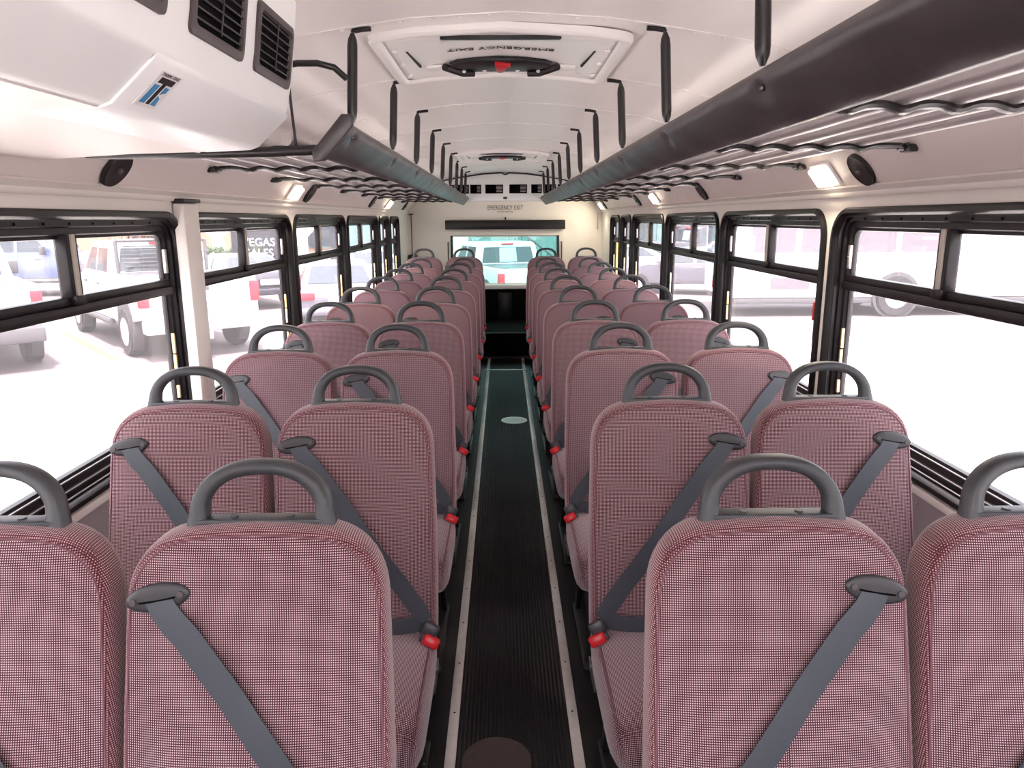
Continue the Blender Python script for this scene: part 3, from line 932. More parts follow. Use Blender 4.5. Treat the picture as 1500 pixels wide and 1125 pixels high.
bm = BM(); prism(bm, [(-.509, 1.722), (-.513, 1.713), (-.580, 1.6525), (-.60, 1.646), (-.70, 1.642), (-.70, 1.66), (-.58, 1.68)], lambda u, v, w: (u, w, v), 1.13, 1.787, .003)
obj('end_cover', bm, M['acw'], ac, angle=35)
def acp(y, v, off=0):     # point on the vented face, v in metres of height
    x0, z0, x1, z1 = -.470, 1.955, -.492, 1.80
    if v < 1.80: x0, z0, x1, z1 = -.492, 1.80, -.508, 1.728
    q = (v-z0)/(z1-z0)
    return Vector((x0+(x1-x0)*q+off, y, v))
for i, y0 in enumerate((1.520, 1.222, .905, .61)):
    y1 = y0+.235; za, zb = 1.770, 1.896
    f = lambda u, v, dd: tuple(acp((y0+y1)/2+u, (za+zb)/2+v, dd))
    bm = BM(); ringsweep(bm, (y1-y0)/2, (zb-za)/2, .008, [(0, -.002), (0, .005), (.004, .007), (.014, .007), (.017, .001)], f, 3)
    v = obj('vent', bm, M['vent'], ac)
    bm = BM(); L = [(-.1, -.046), (.1, -.046), (.1, .046), (-.1, .046)]
    prism(bm, L, lambda u, w, dd: f(u, w, dd), -.0005, .0012); obj('vent_recess', bm, M['dark'], v)
    for j in range(6):
        bm = BM(); w = -.038+.0152*j
        prism(bm, [(-.1, w-.0015), (.1, w-.0015), (.1, w+.0015), (-.1, w+.0015)], lambda u, w2, dd: f(u, w2, dd), .0015, .0055); obj('slat', bm, M['black'], v)
    bm = BM(); prism(bm, [(-.001, -.044), (.002, -.044), (.004, .044), (.001, .044)], lambda u, w2, dd: f(u, w2, dd), .0056, .0075); obj('pivot_rod', bm, M['vent'], v)
# decal on the sloping face
a = Vector((-.516, 0, 1.716)); b = Vector((-.583, 0, 1.656)); dn = (b-a).normalized(); nn = Vector((dn.z, 0, -dn.x)); nn = nn if nn.x > 0 else -nn
def dec(u, v, off, lift=.0052):   # u along the bus 0..1, v 0 (bottom)..1 (top)
    return a+dn*(.010+.068*(1-v))+Vector((0, 1.172+.068*u, 0))+nn*(off+lift)
bm = BM(); prism(bm, [(0, 0), (1, 0), (1, 1), (0, 1)], lambda u, v, w: dec(u, v, w), .0, .0008)
de = obj('decal', bm, M['white'], ac, smooth=False)
bm = BM()
prism(bm, [(.18, .70), (.86, .70), (.86, .86), (.18, .86)], lambda u, v, w: dec(u, v, w), .0009, .0012)
prism(bm, [(.44, .10), (.60, .10), (.60, .699), (.44, .699)], lambda u, v, w: dec(u, v, w), .0009, .0012)
obj('letter', bm, M['ink'], de, smooth=False)
bm = BM()
prism(bm, [(.14, .10), (.38, .10), (.38, .64), (.14, .64)], lambda u, v, w: dec(u, v, w), .0009, .0012)
prism(bm, [(.66, .42), (.86, .50), (.86, .64), (.66, .64)], lambda u, v, w: dec(u, v, w), .0009, .0012)
prism(bm, [(.66, .10), (.90, .10), (.82, .32), (.66, .38)], lambda u, v, w: dec(u, v, w), .0009, .0012)
obj('letter', bm, M['blue'], de, smooth=False)
o0 = dec(.5, .93, .001); ex = Vector((0, 1, 0)); ey = -dn; ez = nn
mt = Matrix(((ex.x, ey.x, ez.x, o0.x), (ex.y, ey.y, ez.y, o0.y), (ex.z, ey.z, ez.z, o0.z), (0, 0, 0, 1)))
text_obj('lettering', 'THERMO KING', .0085, mt, M['ink'], de, ext=.0002)

# ------------------------------------------------------------------ post cover, speakers, lamps
bm = BM(); box(bm, -1.149, -1.108, 2.605, 2.735, .45, 1.548, .010)
pc = thing('post_cover', 'white square duct cover on the left wall post with a black cap', 'post cover', (0, 0, 0))
obj('cover', bm, M['wall'], pc)
bm = BM(); box(bm, -1.149, -1.102, 2.598, 2.742, 1.549, 1.562, .004); obj('cap', bm, M['black'], pc)

def cove_frame(s, t):
    d = Vector((s*COVE_D.x, 0, COVE_D.y)); n = Vector((-s*COVE_D.y, 0, -abs(COVE_D.x))).normalized(); return d, n
def speaker(s, y, lab):
    c = cove_pt(.42, s, y, .0); d, n = cove_frame(s, 0)
    t = thing('speaker', lab, 'speaker', c, group='round black speakers on the side coves')
    bm = BM(); loops = []
    for r, h in ((.058, 0.001), (.058, .010), (.054, .014), (.046, .013), (.02, .014)):
        loops.append([bm.verts.new(Vector((0, r*math.cos(2*PI*i/32), 0))+d*(r*math.sin(2*PI*i/32))+n*h) for i in range(32)])
    for a_, b_ in zip(loops, loops[1:]):
        for i in range(32): bm.faces.new((a_[i], a_[(i+1) % 32], b_[(i+1) % 32], b_[i]))
    bm.faces.new(loops[0]); bm.faces.new(loops[-1])
    obj('grille', bm, M['black'], t)
    bm = BM(); ball(bm, n*.0145, .01, (1, 1, 1), 10, 6); obj('badge', bm, M['vent'], t)
place = {2.34: 'nearest the camera', 4.26: 'second from the camera', 6.29: 'third from the camera', 8.35: 'nearest the rear wall'}
for s, side in ((-1, 'left'), (1, 'right')):
    for y, w in place.items(): speaker(s, y if y > 3 else (2.15 if s < 0 else 2.37), f'round black speaker on the {side} cove, {w}')
def lamp(s, y, lab):
    c = cove_pt(.42, s, y, 0); d, n = cove_frame(s, 0); c = Vector(c)
    t = thing('cove_lamp', lab, 'lamp', c, group='lit cove lamps')
    def f(u, v, h): return Vector((0, u, 0))+d*v+n*h
    bm = BM(); prism(bm, rrect(.075, .045, .008, 3), lambda u, v, h: f(u, v, h), .001, .012, .002); obj('base', bm, M['white'], t)
    bm = BM(); prism(bm, rrect(.064, .036, .008, 3), lambda u, v, h: f(u, v, h), .0125, .030, .006); obj('lens', bm, M['lens'], t)
    L = bpy.data.lights.new('lamp_glow', 'AREA'); L.shape = 'RECTANGLE'; L.size = .12; L.size_y = .06; L.energy = 2.6; L.color = (1, .86, .66)
    lo = bpy.data.objects.new('lamp_glow', L); COL.objects.link(lo); lo.parent = t
    lo.location = n*.035; lo.rotation_euler = (-n).to_track_quat('Z', 'Y').to_euler()
for s, side, ys in ((-1, 'left', (3.94, 7.15)), (1, 'right', (2.63, 5.56, 8.55))):
    wd = ('nearest the camera', 'farther back', 'by the rear wall') if s > 0 else ('nearer the camera', 'farther back')
    for y, w in zip(ys, wd): lamp(s, y, f'small lit rectangular lamp on the {side} cove, {w}')

# ------------------------------------------------------------------ roof hatches
def hatch(y0, y1, lab):
    yc, hy, hx = (y0+y1)/2, (y1-y0)/2, .36
    t = thing('roof_hatch', lab, 'roof hatch', (-.022, yc, 1.985), group='emergency roof hatches')
    zc = lambda u: ceil_z(u)-1.985
    def f(u, v, d): return (u, v, zc(u)-d)
    def ring(prof, hx, hy, r, name, m):
        bm = BM(); loops = []
        for ins, d in prof:
            pts = []
            base = rrect(hx-ins, hy-ins, max(.01, r-ins), 5)
            full = []
            for i in range(len(base)):
                a_, b_ = base[i], base[(i+1) % len(base)]
                m_ = max(1, int(math.hypot(a_[0]-b_[0], a_[1]-b_[1])/.08))
                m_ = 8 if m_ > 2 else 1
                for k in range(m_): full.append((a_[0]+(b_[0]-a_[0])*k/m_, a_[1]+(b_[1]-a_[1])*k/m_))
            loops.append([bm.verts.new(f(u, v, d)) for u, v in full])
        for a_, b_ in zip(loops, loops[1:]):
            n = len(a_)
            for i in range(n): bm.faces.new((a_[i], a_[(i+1) % n], b_[(i+1) % n], b_[i]))
        return bm, loops
    bm, _ = ring([(0, .0), (0, .016), (.006, .022), (.022, .024), (.030, .020), (.034, .012)], hx, hy, .04, '', None)
    obj('frame', bm, M['hatch'], t)
    bm, lp = ring([(0, .010), (.018, .011), (.024, .016), (.060, .017), (.075, .010), (.15, .009)], hx-.03, hy-.03, .03, '', None)
    for i in range(-8, 8):
        px, py = (hx-.03-.15)/8, hy-.03-.15
        q = [f(px*i, -py, .009), f(px*(i+1), -py, .009), f(px*(i+1), py, .009), f(px*i, py, .009)]
        bm.faces.new([bm.verts.new(c) for c in q])
    obj('panel', bm, M['hatch'], t)
    # seams at the ends of the panel, screws, vents
    for sx in (-1, 1):
        bm = BM(); prism(bm, [(sx*.275-.003, -.14), (sx*.275+.003, -.14), (sx*.26+.003, .10), (sx*.26-.003, .10)], lambda u, v, d: f(u, v, d), .0115, .018); obj('seam', bm, M['black'], t)
        bm = BM(); prism(bm, [(sx*.20+u, .14+v) for u, v in rrect(.045, .03, .012, 3)], lambda u, v, d: f(u, v, d), .010, .020, .003); obj('recess_pull', bm, M['hatch'], t)
        for vy in (-.18, 0, .18):
            bm = BM(); ball(bm, f(sx*.305, vy, .022), .009, (1, 1, .6), 8, 5); obj('cap', bm, M['white'], t)
    bm = BM(); prism(bm, [(-.165, -hy+.045), (.165, -hy+.045), (.16, -hy+.058), (-.16, -hy+.058)], lambda u, v, d: f(u, v, d), .0155, .026); obj('hinge_gap', bm, M['black'], t)
    # latch mechanism
    bm = BM()
    prism(bm, [(-.165, .085), (-.14, .055), (-.07, .035), (.07, .035), (.14, .055), (.165, .085), (.165, .11), (.10, .205), (-.10, .205), (-.165, .11)], lambda u, v, d: f(u, v, d), .009, .022, .003)
    for sx in (-1, 1): tube(bm, [f(sx*.09, .205, .026), f(sx*.13, .195, .026), f(sx*.182, .10, .022)], .012, 8)
    lt = obj('latch', bm, M['black'], t)
    bm = BM(); prism(bm, [(-.02, .04), (.03, .06), (.03, .085), (.014, .10), (.010, .17), (-.002, .185), (-.014, .17), (-.018, .10)], lambda u, v, d: f(u, v, d), .023, .036, .003); obj('release_lever', bm, M['red'], lt)
    for sx in (-.125, -.055, .055, .125):
        bm = BM(); ball(bm, f(sx, .178, .024), .0085, (1, 1, .6), 10, 5); obj('stud', bm, M['white'], lt)
    bm = BM(); prism(bm, [(-.08, -.20), (.08, -.20), (.08, -.135), (-.08, -.135)], lambda u, v, d: f(u, v, d), .009, .0115); obj('label_plate', bm, M['hatch'], t)
    # lettering reads from the other side
    mt = Matrix.Translation((-.0, .045, .0035)) @ Matrix.Rotation(PI, 4, 'Z') @ Matrix.Rotation(PI, 4, 'Y') @ Matrix.Rotation(PI, 4, 'Z')
    mt = Matrix(((-1, 0, 0, 0), (0, 1, 0, -.085), (0, 0, -1, .002), (0, 0, 0, 1)))
    lo = text_obj('lettering', 'EMERGENCY EXIT', .040, mt, M['ink'], t, space=1.0)
    for v in lo.data.vertices: v.co.z = zc(v.co.x)-.0115+(v.co.z-.002)
hatch(2.12, 2.80, 'white emergency roof hatch with red lever, nearest the camera')
hatch(5.82, 6.55, 'white emergency roof hatch farther back in the ceiling')

# ------------------------------------------------------------------ outside
GZ = -.85
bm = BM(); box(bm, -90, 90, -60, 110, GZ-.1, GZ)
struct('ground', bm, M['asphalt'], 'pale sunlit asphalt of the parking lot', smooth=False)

bm = BM(); prism(bm, [(-6.2, -40), (6.8, -40), (8.4, 15.2), (4.0, 13.2), (-3.2, 11.2), (-6.4, 10.2)], lambda u, v, w: (u, v, GZ+w), -.02, .004)  # added patch, coloured bright for sun glare and for bounce onto the ceiling
struct('lit_ground_patch', bm, M['lit_ground'], 'added pale ground patch around the bus with sun glare put into its colour', smooth=False)

def wheel(t, x, y, r=.40, w=.28):
    o = BM(); cyl(o, (x, y, r), (0, 1, 0), r, w, 28, bev=.03); wo = obj('wheel', o, M['tyre'], t)
    sy = 1 if y > 0 else -1
    o = BM(); cyl(o, (x, y+sy*(w/2-.005), r), (0, 1, 0), r*.58, .03, 20, bev=.008)
    for k in range(6):
        a = k*PI/3; ball(o, (x+r*.38*math.cos(a), y+sy*(w/2+.012), r+r*.38*math.sin(a)), .035, (1, .4, 1), 8, 4)
    obj('hub', o, M['hub'], wo)

def side_prism(t, name, poly, y0, y1, m, bev=.04, taper=None):
    """poly in (x,z); taper: dict z-> inset applied to y"""
    bm = BM()
    prism(bm, poly, lambda u, v, w: (u, w, v), y0, y1)
    if taper:
        z0, z1, ins = taper
        for v in bm.verts:
            q = min(1, max(0, (v.co.z-z0)/(z1-z0)))
            v.co.y -= math.copysign(ins*q, v.co.y)
    if bev: bmesh.ops.bevel(bm, geom=list(bm.edges), offset=bev, segments=2, affect='EDGES', profile=.6, clamp_overlap=True)
    return obj(name, bm, m, t, angle=35)

def pickup(loc, h, paint, lab, rack=False, grp=None, plate=False):
    t = thing('pickup_truck', lab, 'pickup truck', (loc[0], loc[1], GZ), h, grp)
    W = 1.0
    # x forward, y left. rear axle at x=-1.2.. origin at centre of length
    side_prism(t, 'body', [(-3.0, .72), (-2.3, .62), (2.2, .60), (3.0, .62), (3.05, 1.0), (2.95, 1.22), (1.3, 1.32), (1.25, 1.36), (-3.0, 1.38)], -W, W, paint, .05)
    # bed opening
    bm = BM(); box(bm, -2.88, -.98, -.86, .86, 1.375, 1.392, .004); obj('bed_liner', bm, M['trimd'], t)
    side_prism(t, 'cab', [(-.90, 1.30), (-.80, 1.90), (-.60, 1.97), (.55, 1.97), (.85, 1.88), (1.40, 1.30)], -.95, .95, paint, .06, (1.3, 1.95, .13))
    for sy in (-1, 1):
        for x0, x1, x2, x3 in ((-.72, .12, .12, -.62), (.22, 1.12, .72, .22)):
            bm = BM()
            pts = [(x0, 1.40), (x1, 1.40), (x2, 1.84), (x3, 1.84)]
            A_ = [bm.verts.new((u, sy*(.952-.13*(v-1.3)/.65), v)) for u, v in pts]; B_ = [bm.verts.new((u, sy*(.90-.13*(v-1.3)/.65), v)) for u, v in pts]
            bm.faces.new(A_); bm.faces.new(B_[::-1])
            for i in range(4): bm.faces.new((A_[i], A_[(i+1) % 4], B_[(i+1) % 4], B_[i]))
            obj('side_window', bm, M['cglass'], t, smooth=False)
    bm = BM(); pts = [(-.76, 1.42), (.76, 1.42), (.68, 1.84), (-.68, 1.84)]
    prism(bm, pts, lambda u, v, w: (-.90+(v-1.3)*.166-w, u, v), -.03, .012); rw = obj('rear_window', bm, M['cglass'], t, smooth=False)
    bm = BM(); prism(bm, [(-.25, 1.44), (.26, 1.44), (.24, 1.82), (-.23, 1.82)], lambda u, v, w: (-.90+(v-1.3)*.166-w, u, v), .013, .018)
    obj('sliding_pane', bm, M['plateb'] if not rack else M['cglass'], rw, smooth=False)
    bm = BM(); box(bm, -.83, -.77, -.18, .18, 1.90, 1.945, .01); obj('brake_light', bm, M['tail'], t)
    bm = BM(); prism(bm, [(-.80, 1.36), (.80, 1.36), (.68, 1.84), (-.68, 1.84)], lambda u, v, w: (1.395-(v-1.3)*.93+w, u, v), -.02, .012); obj('windscreen', bm, M['cglass'], t, smooth=False)
    for sy in (-1, 1):
        bm = BM(); box(bm, -3.035, -2.90, sy*.93-.09, sy*.93+.075, .92, 1.28, .02); obj('tail_light', bm, M['tail'], t)
        bm = BM(); box(bm, 2.9, 3.06, sy*.75-.16, sy*.75+.16, .85, 1.08, .03); obj('headlight', bm, M['plateb'], t)
        bm = BM(); box(bm, 1.0, 1.12, sy*1.13-.12, sy*1.13+.10, 1.32, 1.58, .03); obj('mirror', bm, M['trimd'], t)
        bm = BM()
        for zc in (.98,): tube(bm, [(-.3, sy*1.012, 1.18), (-.12, sy*1.012, 1.18)], .018, 8); tube(bm, [(.75, sy*1.012, 1.18), (.93, sy*1.012, 1.18)], .018, 8)
        obj('door_handle', bm, M['trimd'], t)
        bm = BM(); tube(bm, [(-.9, sy*.98, .50), (1.4, sy*.98, .50)], .06, 8); obj('side_step', bm, M['trimd'], t)
    bm = BM(); box(bm, -3.02, -3.0, -.74, .74, .80, 1.34, .008); tg = obj('tailgate', bm, paint, t)
    bm = BM(); box(bm, -3.045, -3.022, -.14, .14, 1.16, 1.24, .008); obj('gate_handle', bm, M['trimd'], tg)
    bm = BM(); box(bm, -3.20, -2.92, -.98, .98, .48, .72, .04); bu = obj('rear_bumper', bm, paint if not plate else M['trimd'], t)
    bm = BM(); box(bm, -3.215, -3.202, -.15, .15, .52, .66, .004); obj('license_plate', bm, M['plateb'], bu)
    bm = BM(); box(bm, -3.36, -3.10, -.04, .04, .36, .44, .01); ball(bm, (-3.36, 0, .47), .04); obj('tow_hitch', bm, M['hub'], t)
    bm = BM(); box(bm, 2.98, 3.12, -.98, .98, .45, .72, .04); obj('front_bumper', bm, M['hub'], t)
    if rack:
        for k in range(7):
            bm = BM(); tube(bm, [(-.98, -.68, 1.42+.075*k), (-.98, .68, 1.42+.075*k)], .013, 6); obj('rack_bar', bm, M['black'], t)
        bm = BM()
        for sy in (-1, 1): tube(bm, [(-1.0, sy*.80, 1.38), (-1.0, sy*.80, 1.98)], .035, 8)
        tube(bm, [(-1.0, -.80, 1.98), (-1.0, .80, 1.98)], .035, 8); obj('headache_frame', bm, M['trimd'], t)
    # dark wheel arches and wheels
    for sx in (-2.0, 1.95):
        for sy in (-1, 1):
            bm = BM(); cyl(bm, (sx, sy*.93, .55), (0, 1, 0), .52, .16, 28); obj('wheel_arch', bm, M['trimd'], t)
            wheel(t, sx, sy*.90, .43, .27)
    return t

def sedan(loc, h, paint, lab, grp=None):
    t = thing('sedan', lab, 'car', (loc[0], loc[1], GZ), h, grp)
    side_prism(t, 'body', [(-2.30, .38), (2.25, .32), (2.35, .55), (2.25, .74), (1.15, .92), (-1.5, .98), (-2.2, 1.0), (-2.34, .85)], -.90, .90, paint, .07)
    side_prism(t, 'cabin', [(-1.75, .93), (-.95, 1.36), (-.4, 1.43), (.25, 1.42), (.55, 1.34), (1.3, .88)], -.84, .84, paint, .05, (.93, 1.42, .20))
    for sy in (-1, 1):
        for pts in ([(-1.30, 1.0), (-.30, 1.0), (-.30, 1.34), (-.85, 1.30)], [(-.2, 1.0), (.95, .98), (.40, 1.32), (-.2, 1.34)]):
            bm = BM()
            A_ = [bm.verts.new((u, sy*(.848-.20*(v-.93)/.49), v)) for u, v in pts]; B_ = [bm.verts.new((u, sy*(.80-.20*(v-.93)/.49), v)) for u, v in pts]
            bm.faces.new(A_); bm.faces.new(B_[::-1])
            for i in range(4): bm.faces.new((A_[i], A_[(i+1) % 4], B_[(i+1) % 4], B_[i]))
            obj('side_window', bm, M['cglass'], t, smooth=False)
        bm = BM(); box(bm, -2.36, -2.05, sy*.72-.19, sy*.72+.19, .72, .88, .03); obj('tail_light', bm, M['tail'], t)
        bm = BM(); box(bm, 2.05, 2.35, sy*.70-.18, sy*.70+.18, .58, .72, .03); obj('headlight', bm, M['plateb'], t)
        bm = BM(); box(bm, .70, .82, sy*.98-.09, sy*.98+.09, .95, 1.08, .03); obj('mirror', bm, paint, t)
        bm = BM(); tube(bm, [(-.45, sy*.912, .86), (-.28, sy*.912, .86)], .015, 6); tube(bm, [(.45, sy*.912, .84), (.62, sy*.912, .84)], .015, 6); obj('door_handle', bm, M['hub'], t)
    bm = BM(); prism(bm, [(-.66, 1.0), (.66, 1.0), (.56, 1.33), (-.56, 1.33)], lambda u, v, w: (-1.75+(v-.93)*1.86-w*.5, u, v+w*.8), -.02, .012); obj('rear_window', bm, M['cglass'], t, smooth=False)
    bm = BM(); prism(bm, [(-.66, .94), (.66, .94), (.56, 1.32), (-.56, 1.32)], lambda u, v, w: (1.3-(v-.88)*1.63+w*.5, u, v+w*.8), -.02, .012); obj('windscreen', bm, M['cglass'], t, smooth=False)
    bm = BM(); box(bm, -2.39, -2.30, -.26, .26, .66, .80, .01); obj('license_plate', bm, M['white'], t)
    bm = BM(); box(bm, -2.42, -2.20, -.86, .86, .40, .58, .05); obj('rear_bumper', bm, paint, t)
    for sx in (-1.40, 1.42):
        for sy in (-1, 1): wheel(t, sx, sy*.81, .33, .22)
    return t

def city_bus(loc, h, lab, n=5, x0w=-4.2, pw=1.18, skirt=None, length=10.):
    t = thing('white_bus', lab, 'bus', (loc[0], loc[1], GZ), h)
    side_prism(t, 'body', [(-length/2, .45), (length/2, .45), (length/2, 2.7), (length/2-.2, 2.95), (-length/2+.2, 2.95), (-length/2, 2.7)], -1.2, 1.2, M['wcar'], .08)
    for k in range(n):
        for sy in (1, -1):
            x = x0w+k*pw
            bm = BM(); prism(bm, rrect(.52, .46, .09, 4), lambda u, v, w: (x+u, sy*(1.2+w), 1.98+v), -.02, .012); obj('window', bm, M['lilac'], t, smooth=False)
    bm = BM(); box(bm, -length/2+.1, length/2-.1, -1.17, 1.17, .32, .452, .01); obj('underframe', bm, M['trimd'], t)
    for sy in (1, -1):
        bm = BM(); prism(bm, rrect(.46, .14, .02, 2), lambda u, v, w: (-3.6+u, sy*(1.2+w), .80+v), -.02, .012); obj('service_grille', bm, M['lilac'], t, smooth=False)
    bm = BM(); box(bm, -length/2-.015, -length/2+.02, -.95, .95, 1.2, 2.4, .01); obj('end_window', bm, M['cglass'], t)
    for sx in (-1.05, 3.6):
        for sy in (-1, 1):
            bm = BM(); cyl(bm, (sx, sy*1.15, .5), (0, 1, 0), .56, .12, 28); obj('wheel_arch', bm, M['trimd'], t)
            wheel(t, sx, sy*1.12, .48, .28)
    return t

HD = Vector((-.64, .77)).normalized(); hang = math.atan2(HD.y, HD.x); RT = Vector((HD.y, -HD.x))
# white truck beside the yellow line: left rear wheel at (-6.6, 13.0)
cB = Vector((-6.60, 13.05))+RT*.92+HD*2.0
pickup(cB, hang, M['wcar'], 'white pickup truck with louvred rear window guard beside the yellow line', True, None)
cA = Vector((-8.0, 12.6))-RT*1.0+HD*2.0
pickup(cA, hang, M['wcar'], 'white pickup truck at the far left edge of the photo', False, None, True)
sedan((-7.7, 21.6), hang, M['dcar'], 'dark grey car parked right of the white pickup truck')
sedan((-3.95, 17.6), PI/2+.25, M['scar'], 'silver car with red tail lights seen through the third left window')
sedan((-4.7, 24.6), PI/2+.5, M['wcar'], 'white sedan seen through the fourth left window')
pickup((-15.5, 24.5), .1, M['bcar'], 'blue grey pickup truck parked crosswise behind the white trucks')
sedan((-21.5, 24.0), .1, M['scar'], 'silver car parked crosswise at far left in the back of the lot')
def line(p, q, lab):
    p, q = Vector(p), Vector(q); d = (q-p).normalized(); n = Vector((-d.y, d.x))*.06
    bm = BM(); prism(bm, [tuple(p+n), tuple(q+n), tuple(q-n), tuple(p-n)], lambda u, v, w: (u, v, GZ+w), .0, .006)
    tag(obj('parking_line', bm, M['yellow'], smooth=False), lab, 'parking line')
pL = Vector((-6.7, 12.75))-RT*.12
line(pL, pL+HD*4.6, 'yellow parking line beside the white pickup truck')

# building, canopy posts, hedge and sign on the left
bm = BM(); box(bm, -60, -7.2, 40, 46, GZ, 6); box(bm, -60, -7.0, 39.6, 40.0, 2.2, 2.6)
b1 = thing('office_building', 'tan stucco building at the back of the lot on the left', 'building', (0, 0, 0))
obj('wall', bm, M['tan'], b1, smooth=False)
for x in (-42, -36, -30, -24.5, -18.6, -9.4):
    bm = BM(); box(bm, x-1.1, x+1.1, 39.92, 39.99, GZ+.9, 1.6); obj('window', bm, M['cglass'], b1, smooth=False)
for i, x in enumerate((-26.5, -13.6, -9.6)):
    t = thing('canopy_post', ['white timber canopy post behind the white pickup trucks', 'white braced canopy post left of the black sign', 'white braced canopy post seen through the third left window'][i], 'post', (x, 36, GZ), 0, 'canopy posts')
    bm = BM(); box(bm, -.22, .22, -.2, .2, 0, 4.2); obj('shaft', bm, M['white'], t, smooth=False)
    for s in (-1, 1):
        bm = BM(); prism(bm, [(s*.22, 1.5), (s*.22, 1.85), (s*1.5, 3.1), (s*1.5, 2.75)], lambda u, v, w: (u, w, v), -.12, .12); obj('brace', bm, M['white'], t, smooth=False)
t = thing('hedge', 'clipped green hedge in front of the tan building', 'hedge', (-13.2, 33.2, GZ))
bm = BM()
for i in range(900):
    x, y, z = random.uniform(-1.9, 1.9), random.uniform(-.5, .5), random.uniform(.05, 1.15)
    ball(bm, (x, y, z), random.uniform(.07, .13), (1, 1, .7), 5, 3)
f_ = obj('foliage', bm, M['leaf'], t, smooth=False); f_['kind'] = 'stuff'
sg = thing('sign_board', 'black sign board with white lettering in front of the tan building', 'sign', (-9.95, 30.2, GZ))
bm = BM(); box(bm, -.95, .95, 0, .35, .0, 3.2, .03); obj('board', bm, M['sign'], sg)
rx = Matrix.Rotation(PI/2, 4, 'X')
text_obj('lettering', 'VEGAS', .44, Matrix.Translation((.16, -.01, 1.46)) @ rx, M['white'], sg, ext=.005)
text_obj('lettering', 'SALES', .44, Matrix.Translation((.16, -.01, 1.04)) @ rx, M['white'], sg, ext=.005)
t = thing('palm_tree', 'palm with dry brown fronds behind the white pickup trucks', 'palm tree', (-17.6, 37, GZ))
bm = BM(); tube(bm, [(0, 0, 0), (.05, 0, 1.5), (0, 0, 3)], [.3, .24, .2], 10); obj('trunk', bm, M['frond'], t)
bm = BM()
for i in range(60):
    a = random.uniform(0, 2*PI); l = random.uniform(1.0, 2.0); dr = random.uniform(.6, 2.2)
    tube(bm, [(0, 0, 3), (l*.5*math.cos(a), l*.5*math.sin(a), 3.1), (l*math.cos(a), l*math.sin(a), 3-dr)], [.03, .12, .02], 5, flat=(1, .25))
obj('fronds', bm, M['frond'], t)['kind'] = 'stuff'

# behind the bus
rtk = pickup((-.15, 19.3), PI/2+.33, M['wcar'], 'white pickup truck seen through the rear door window', False, None, True); rtk.scale = (.9, .9, .9)
sedan((4.1, 27.4), PI, M['wcar'], 'white car seen at the right of the rear door window')
t = thing('metal_building', 'teal corrugated metal building behind the bus', 'building', (0, 34, GZ))
bm = BM(); box(bm, -7.1, 7.6, 0, 4, 0, 6); obj('wall', bm, M['teal'], t, smooth=False)
bm = BM()
for i in range(48):
    x = -7.0+i*.31; box(bm, x-.03, x+.03, -.04, -.001, 0, 5.9)
obj('siding_rib', bm, M['teal'], t, smooth=False)['kind'] = 'stuff'
bm = BM(); box(bm, -2.75, -1.6, -.1, -.001, 0, 5); obj('door', bm, M['white'], t, smooth=False)
bm = BM(); box(bm, 4.6, 6.4, -1.2, -.05, 0, 5); obj('shed', bm, M['stair'], t, smooth=False)
t = thing('stair_rail', 'dark steel staircase rail in front of the teal building', 'staircase', (2.5, 32.5, GZ))
bm = BM(); tube(bm, [(-3.5, 0, 3.16), (.3, 0, .2)], .045, 6)
obj('handrail', bm, M['stair'], t)
for i in range(13):
    bm = BM(); x = -3.4+i*.28; z = 1.6-.78*(x+1.5); tube(bm, [(x, 0, max(0, z-.9)), (x, 0, z)], .022, 6); obj('baluster', bm, M['stair'], t)

# right side: buses, cars, buildings
city_bus((10.35, 18.7), 0.0, 'long white bus with its wheel showing through the right front window', 4, -4.05, 1.18)
sedan((5.9, 23.6), 2.75, M['scar'], 'pale silver car seen through the third right window')
pickup((8.2, 30.6), .3, M['dcar'], 'dark pickup truck seen through the fourth right window')
t = thing('warehouse', 'long pale warehouse at the back of the lot on the right', 'building', (0, 0, 0))
bm = BM(); box(bm, 8.0, 60, 42, 50, GZ, 1.0); obj('lower_wall', bm, M['pinks'], t, smooth=False)
bm = BM(); box(bm, 8.0, 60, 41.6, 50, 1.001, 6); obj('upper_wall', bm, M['lilac'], t, smooth=False)
t = thing('bollard', 'yellow bollard seen through the rearmost right window', 'bollard', (2.02, 13.4, GZ))
bm = BM(); cyl(bm, (0, 0, .95), (0, 0, 1), .085, 1.9, 16, bev=.02); obj('post', bm, M['yellow2'], t)
bm = BM(); cyl(bm, (0, 0, .02), (0, 0, 1), .14, .04, 16, bev=.01); obj('base_plate', bm, M['stair'], t)

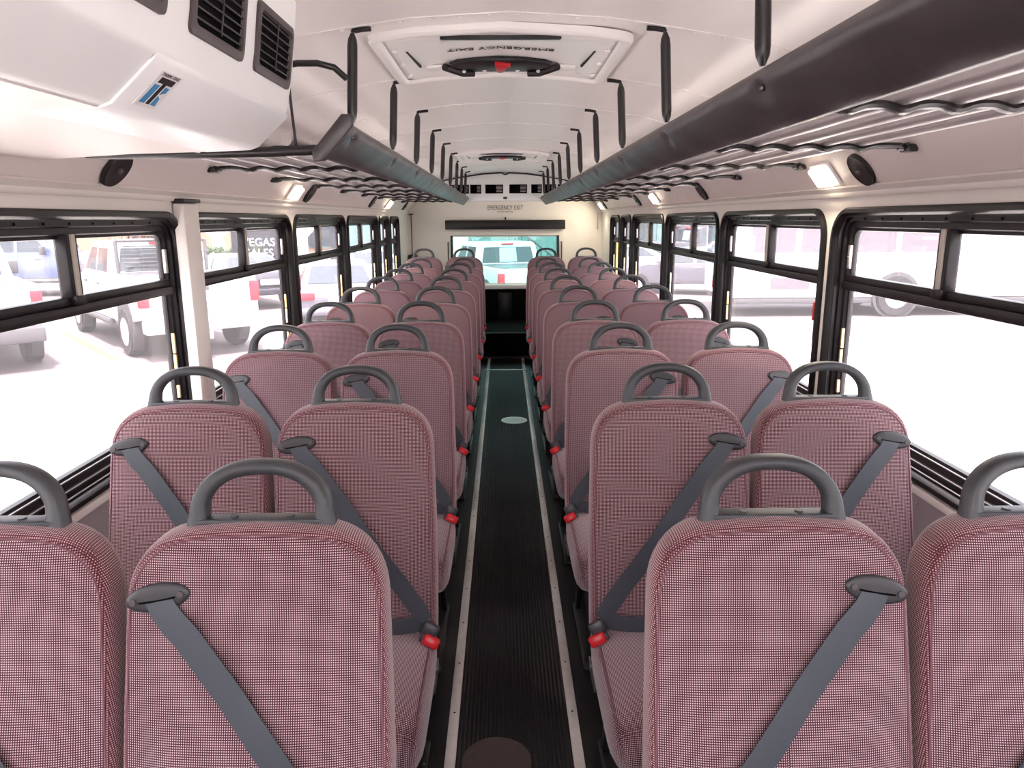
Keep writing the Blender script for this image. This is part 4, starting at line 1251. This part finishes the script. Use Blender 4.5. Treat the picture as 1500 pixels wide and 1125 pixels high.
# ------------------------------------------------------------------ light
w = bpy.data.worlds.new('World'); S.world = w; w.use_nodes = True
t = w.node_tree
for n in list(t.nodes): t.nodes.remove(n)
sk = t.nodes.new('ShaderNodeTexSky'); sk.sky_type = 'NISHITA'; sk.sun_disc = False; sk.sun_elevation = math.radians(55); sk.sun_rotation = math.radians(200); sk.dust_density = 4
mx = t.nodes.new('ShaderNodeMix'); mx.data_type = 'RGBA'; mx.inputs[0].default_value = .62; mx.inputs[7].default_value = (8.3, 8.25, 8.2, 1)
bg = t.nodes.new('ShaderNodeBackground'); bg.inputs[1].default_value = .62
ow = t.nodes.new('ShaderNodeOutputWorld')
t.links.new(sk.outputs[0], mx.inputs[6]); t.links.new(mx.outputs[2], bg.inputs[0]); t.links.new(bg.outputs[0], ow.inputs[0])
sl = bpy.data.lights.new('sun', 'SUN'); sl.energy = 11; sl.angle = math.radians(3); sl.color = (1, .985, .97)
so = bpy.data.objects.new('sun', sl); COL.objects.link(so); so.rotation_euler = (math.radians(22), math.radians(8), 0)
# daylight portals in the side windows and windscreen
def portal(loc, rot, sx, sy):
    L = bpy.data.lights.new('daylight_portal', 'AREA'); L.shape = 'RECTANGLE'; L.size = sx; L.size_y = sy
    L.cycles.is_portal = True
    o = bpy.data.objects.new('daylight_portal', L); COL.objects.link(o); o.location = loc; o.rotation_euler = rot
for s in (-1, 1):
    portal((s*1.23, 3.45, 1.13), (0, s*PI/2, 0), .80, 9.8)
portal((0, YF-.05, 1.42), (PI/2, 0, 0), 2.0, .95)

# ------------------------------------------------------------------ camera
cam = bpy.data.cameras.new('camera'); co = bpy.data.objects.new('camera', cam); COL.objects.link(co)
F = 1083.0
cam.sensor_fit = 'HORIZONTAL'; cam.sensor_width = 36; cam.lens = F/1500*36
cam.clip_start = .02; cam.clip_end = 400
p, yw, r = .2202, .0106, -.0059
cp, sp, cy, sy = math.cos(p), math.sin(p), math.cos(yw), math.sin(yw)
fw = Vector((sy*cp, cy*cp, -sp)); rt = Vector((cy, -sy, 0)); up = rt.cross(fw)
r1 = rt*math.cos(r)+up*math.sin(r); u1 = -rt*math.sin(r)+up*math.cos(r)
co.matrix_world = Matrix(((r1.x, u1.x, -fw.x, -.0198), (r1.y, u1.y, -fw.y, 0), (r1.z, u1.z, -fw.z, 1.489), (0, 0, 0, 1)))
S.camera = co
S.cycles.sample_clamp_indirect = 8
S.cycles.max_bounces = 10
S.cycles.transparent_max_bounces = 24
S.view_settings.exposure = .6
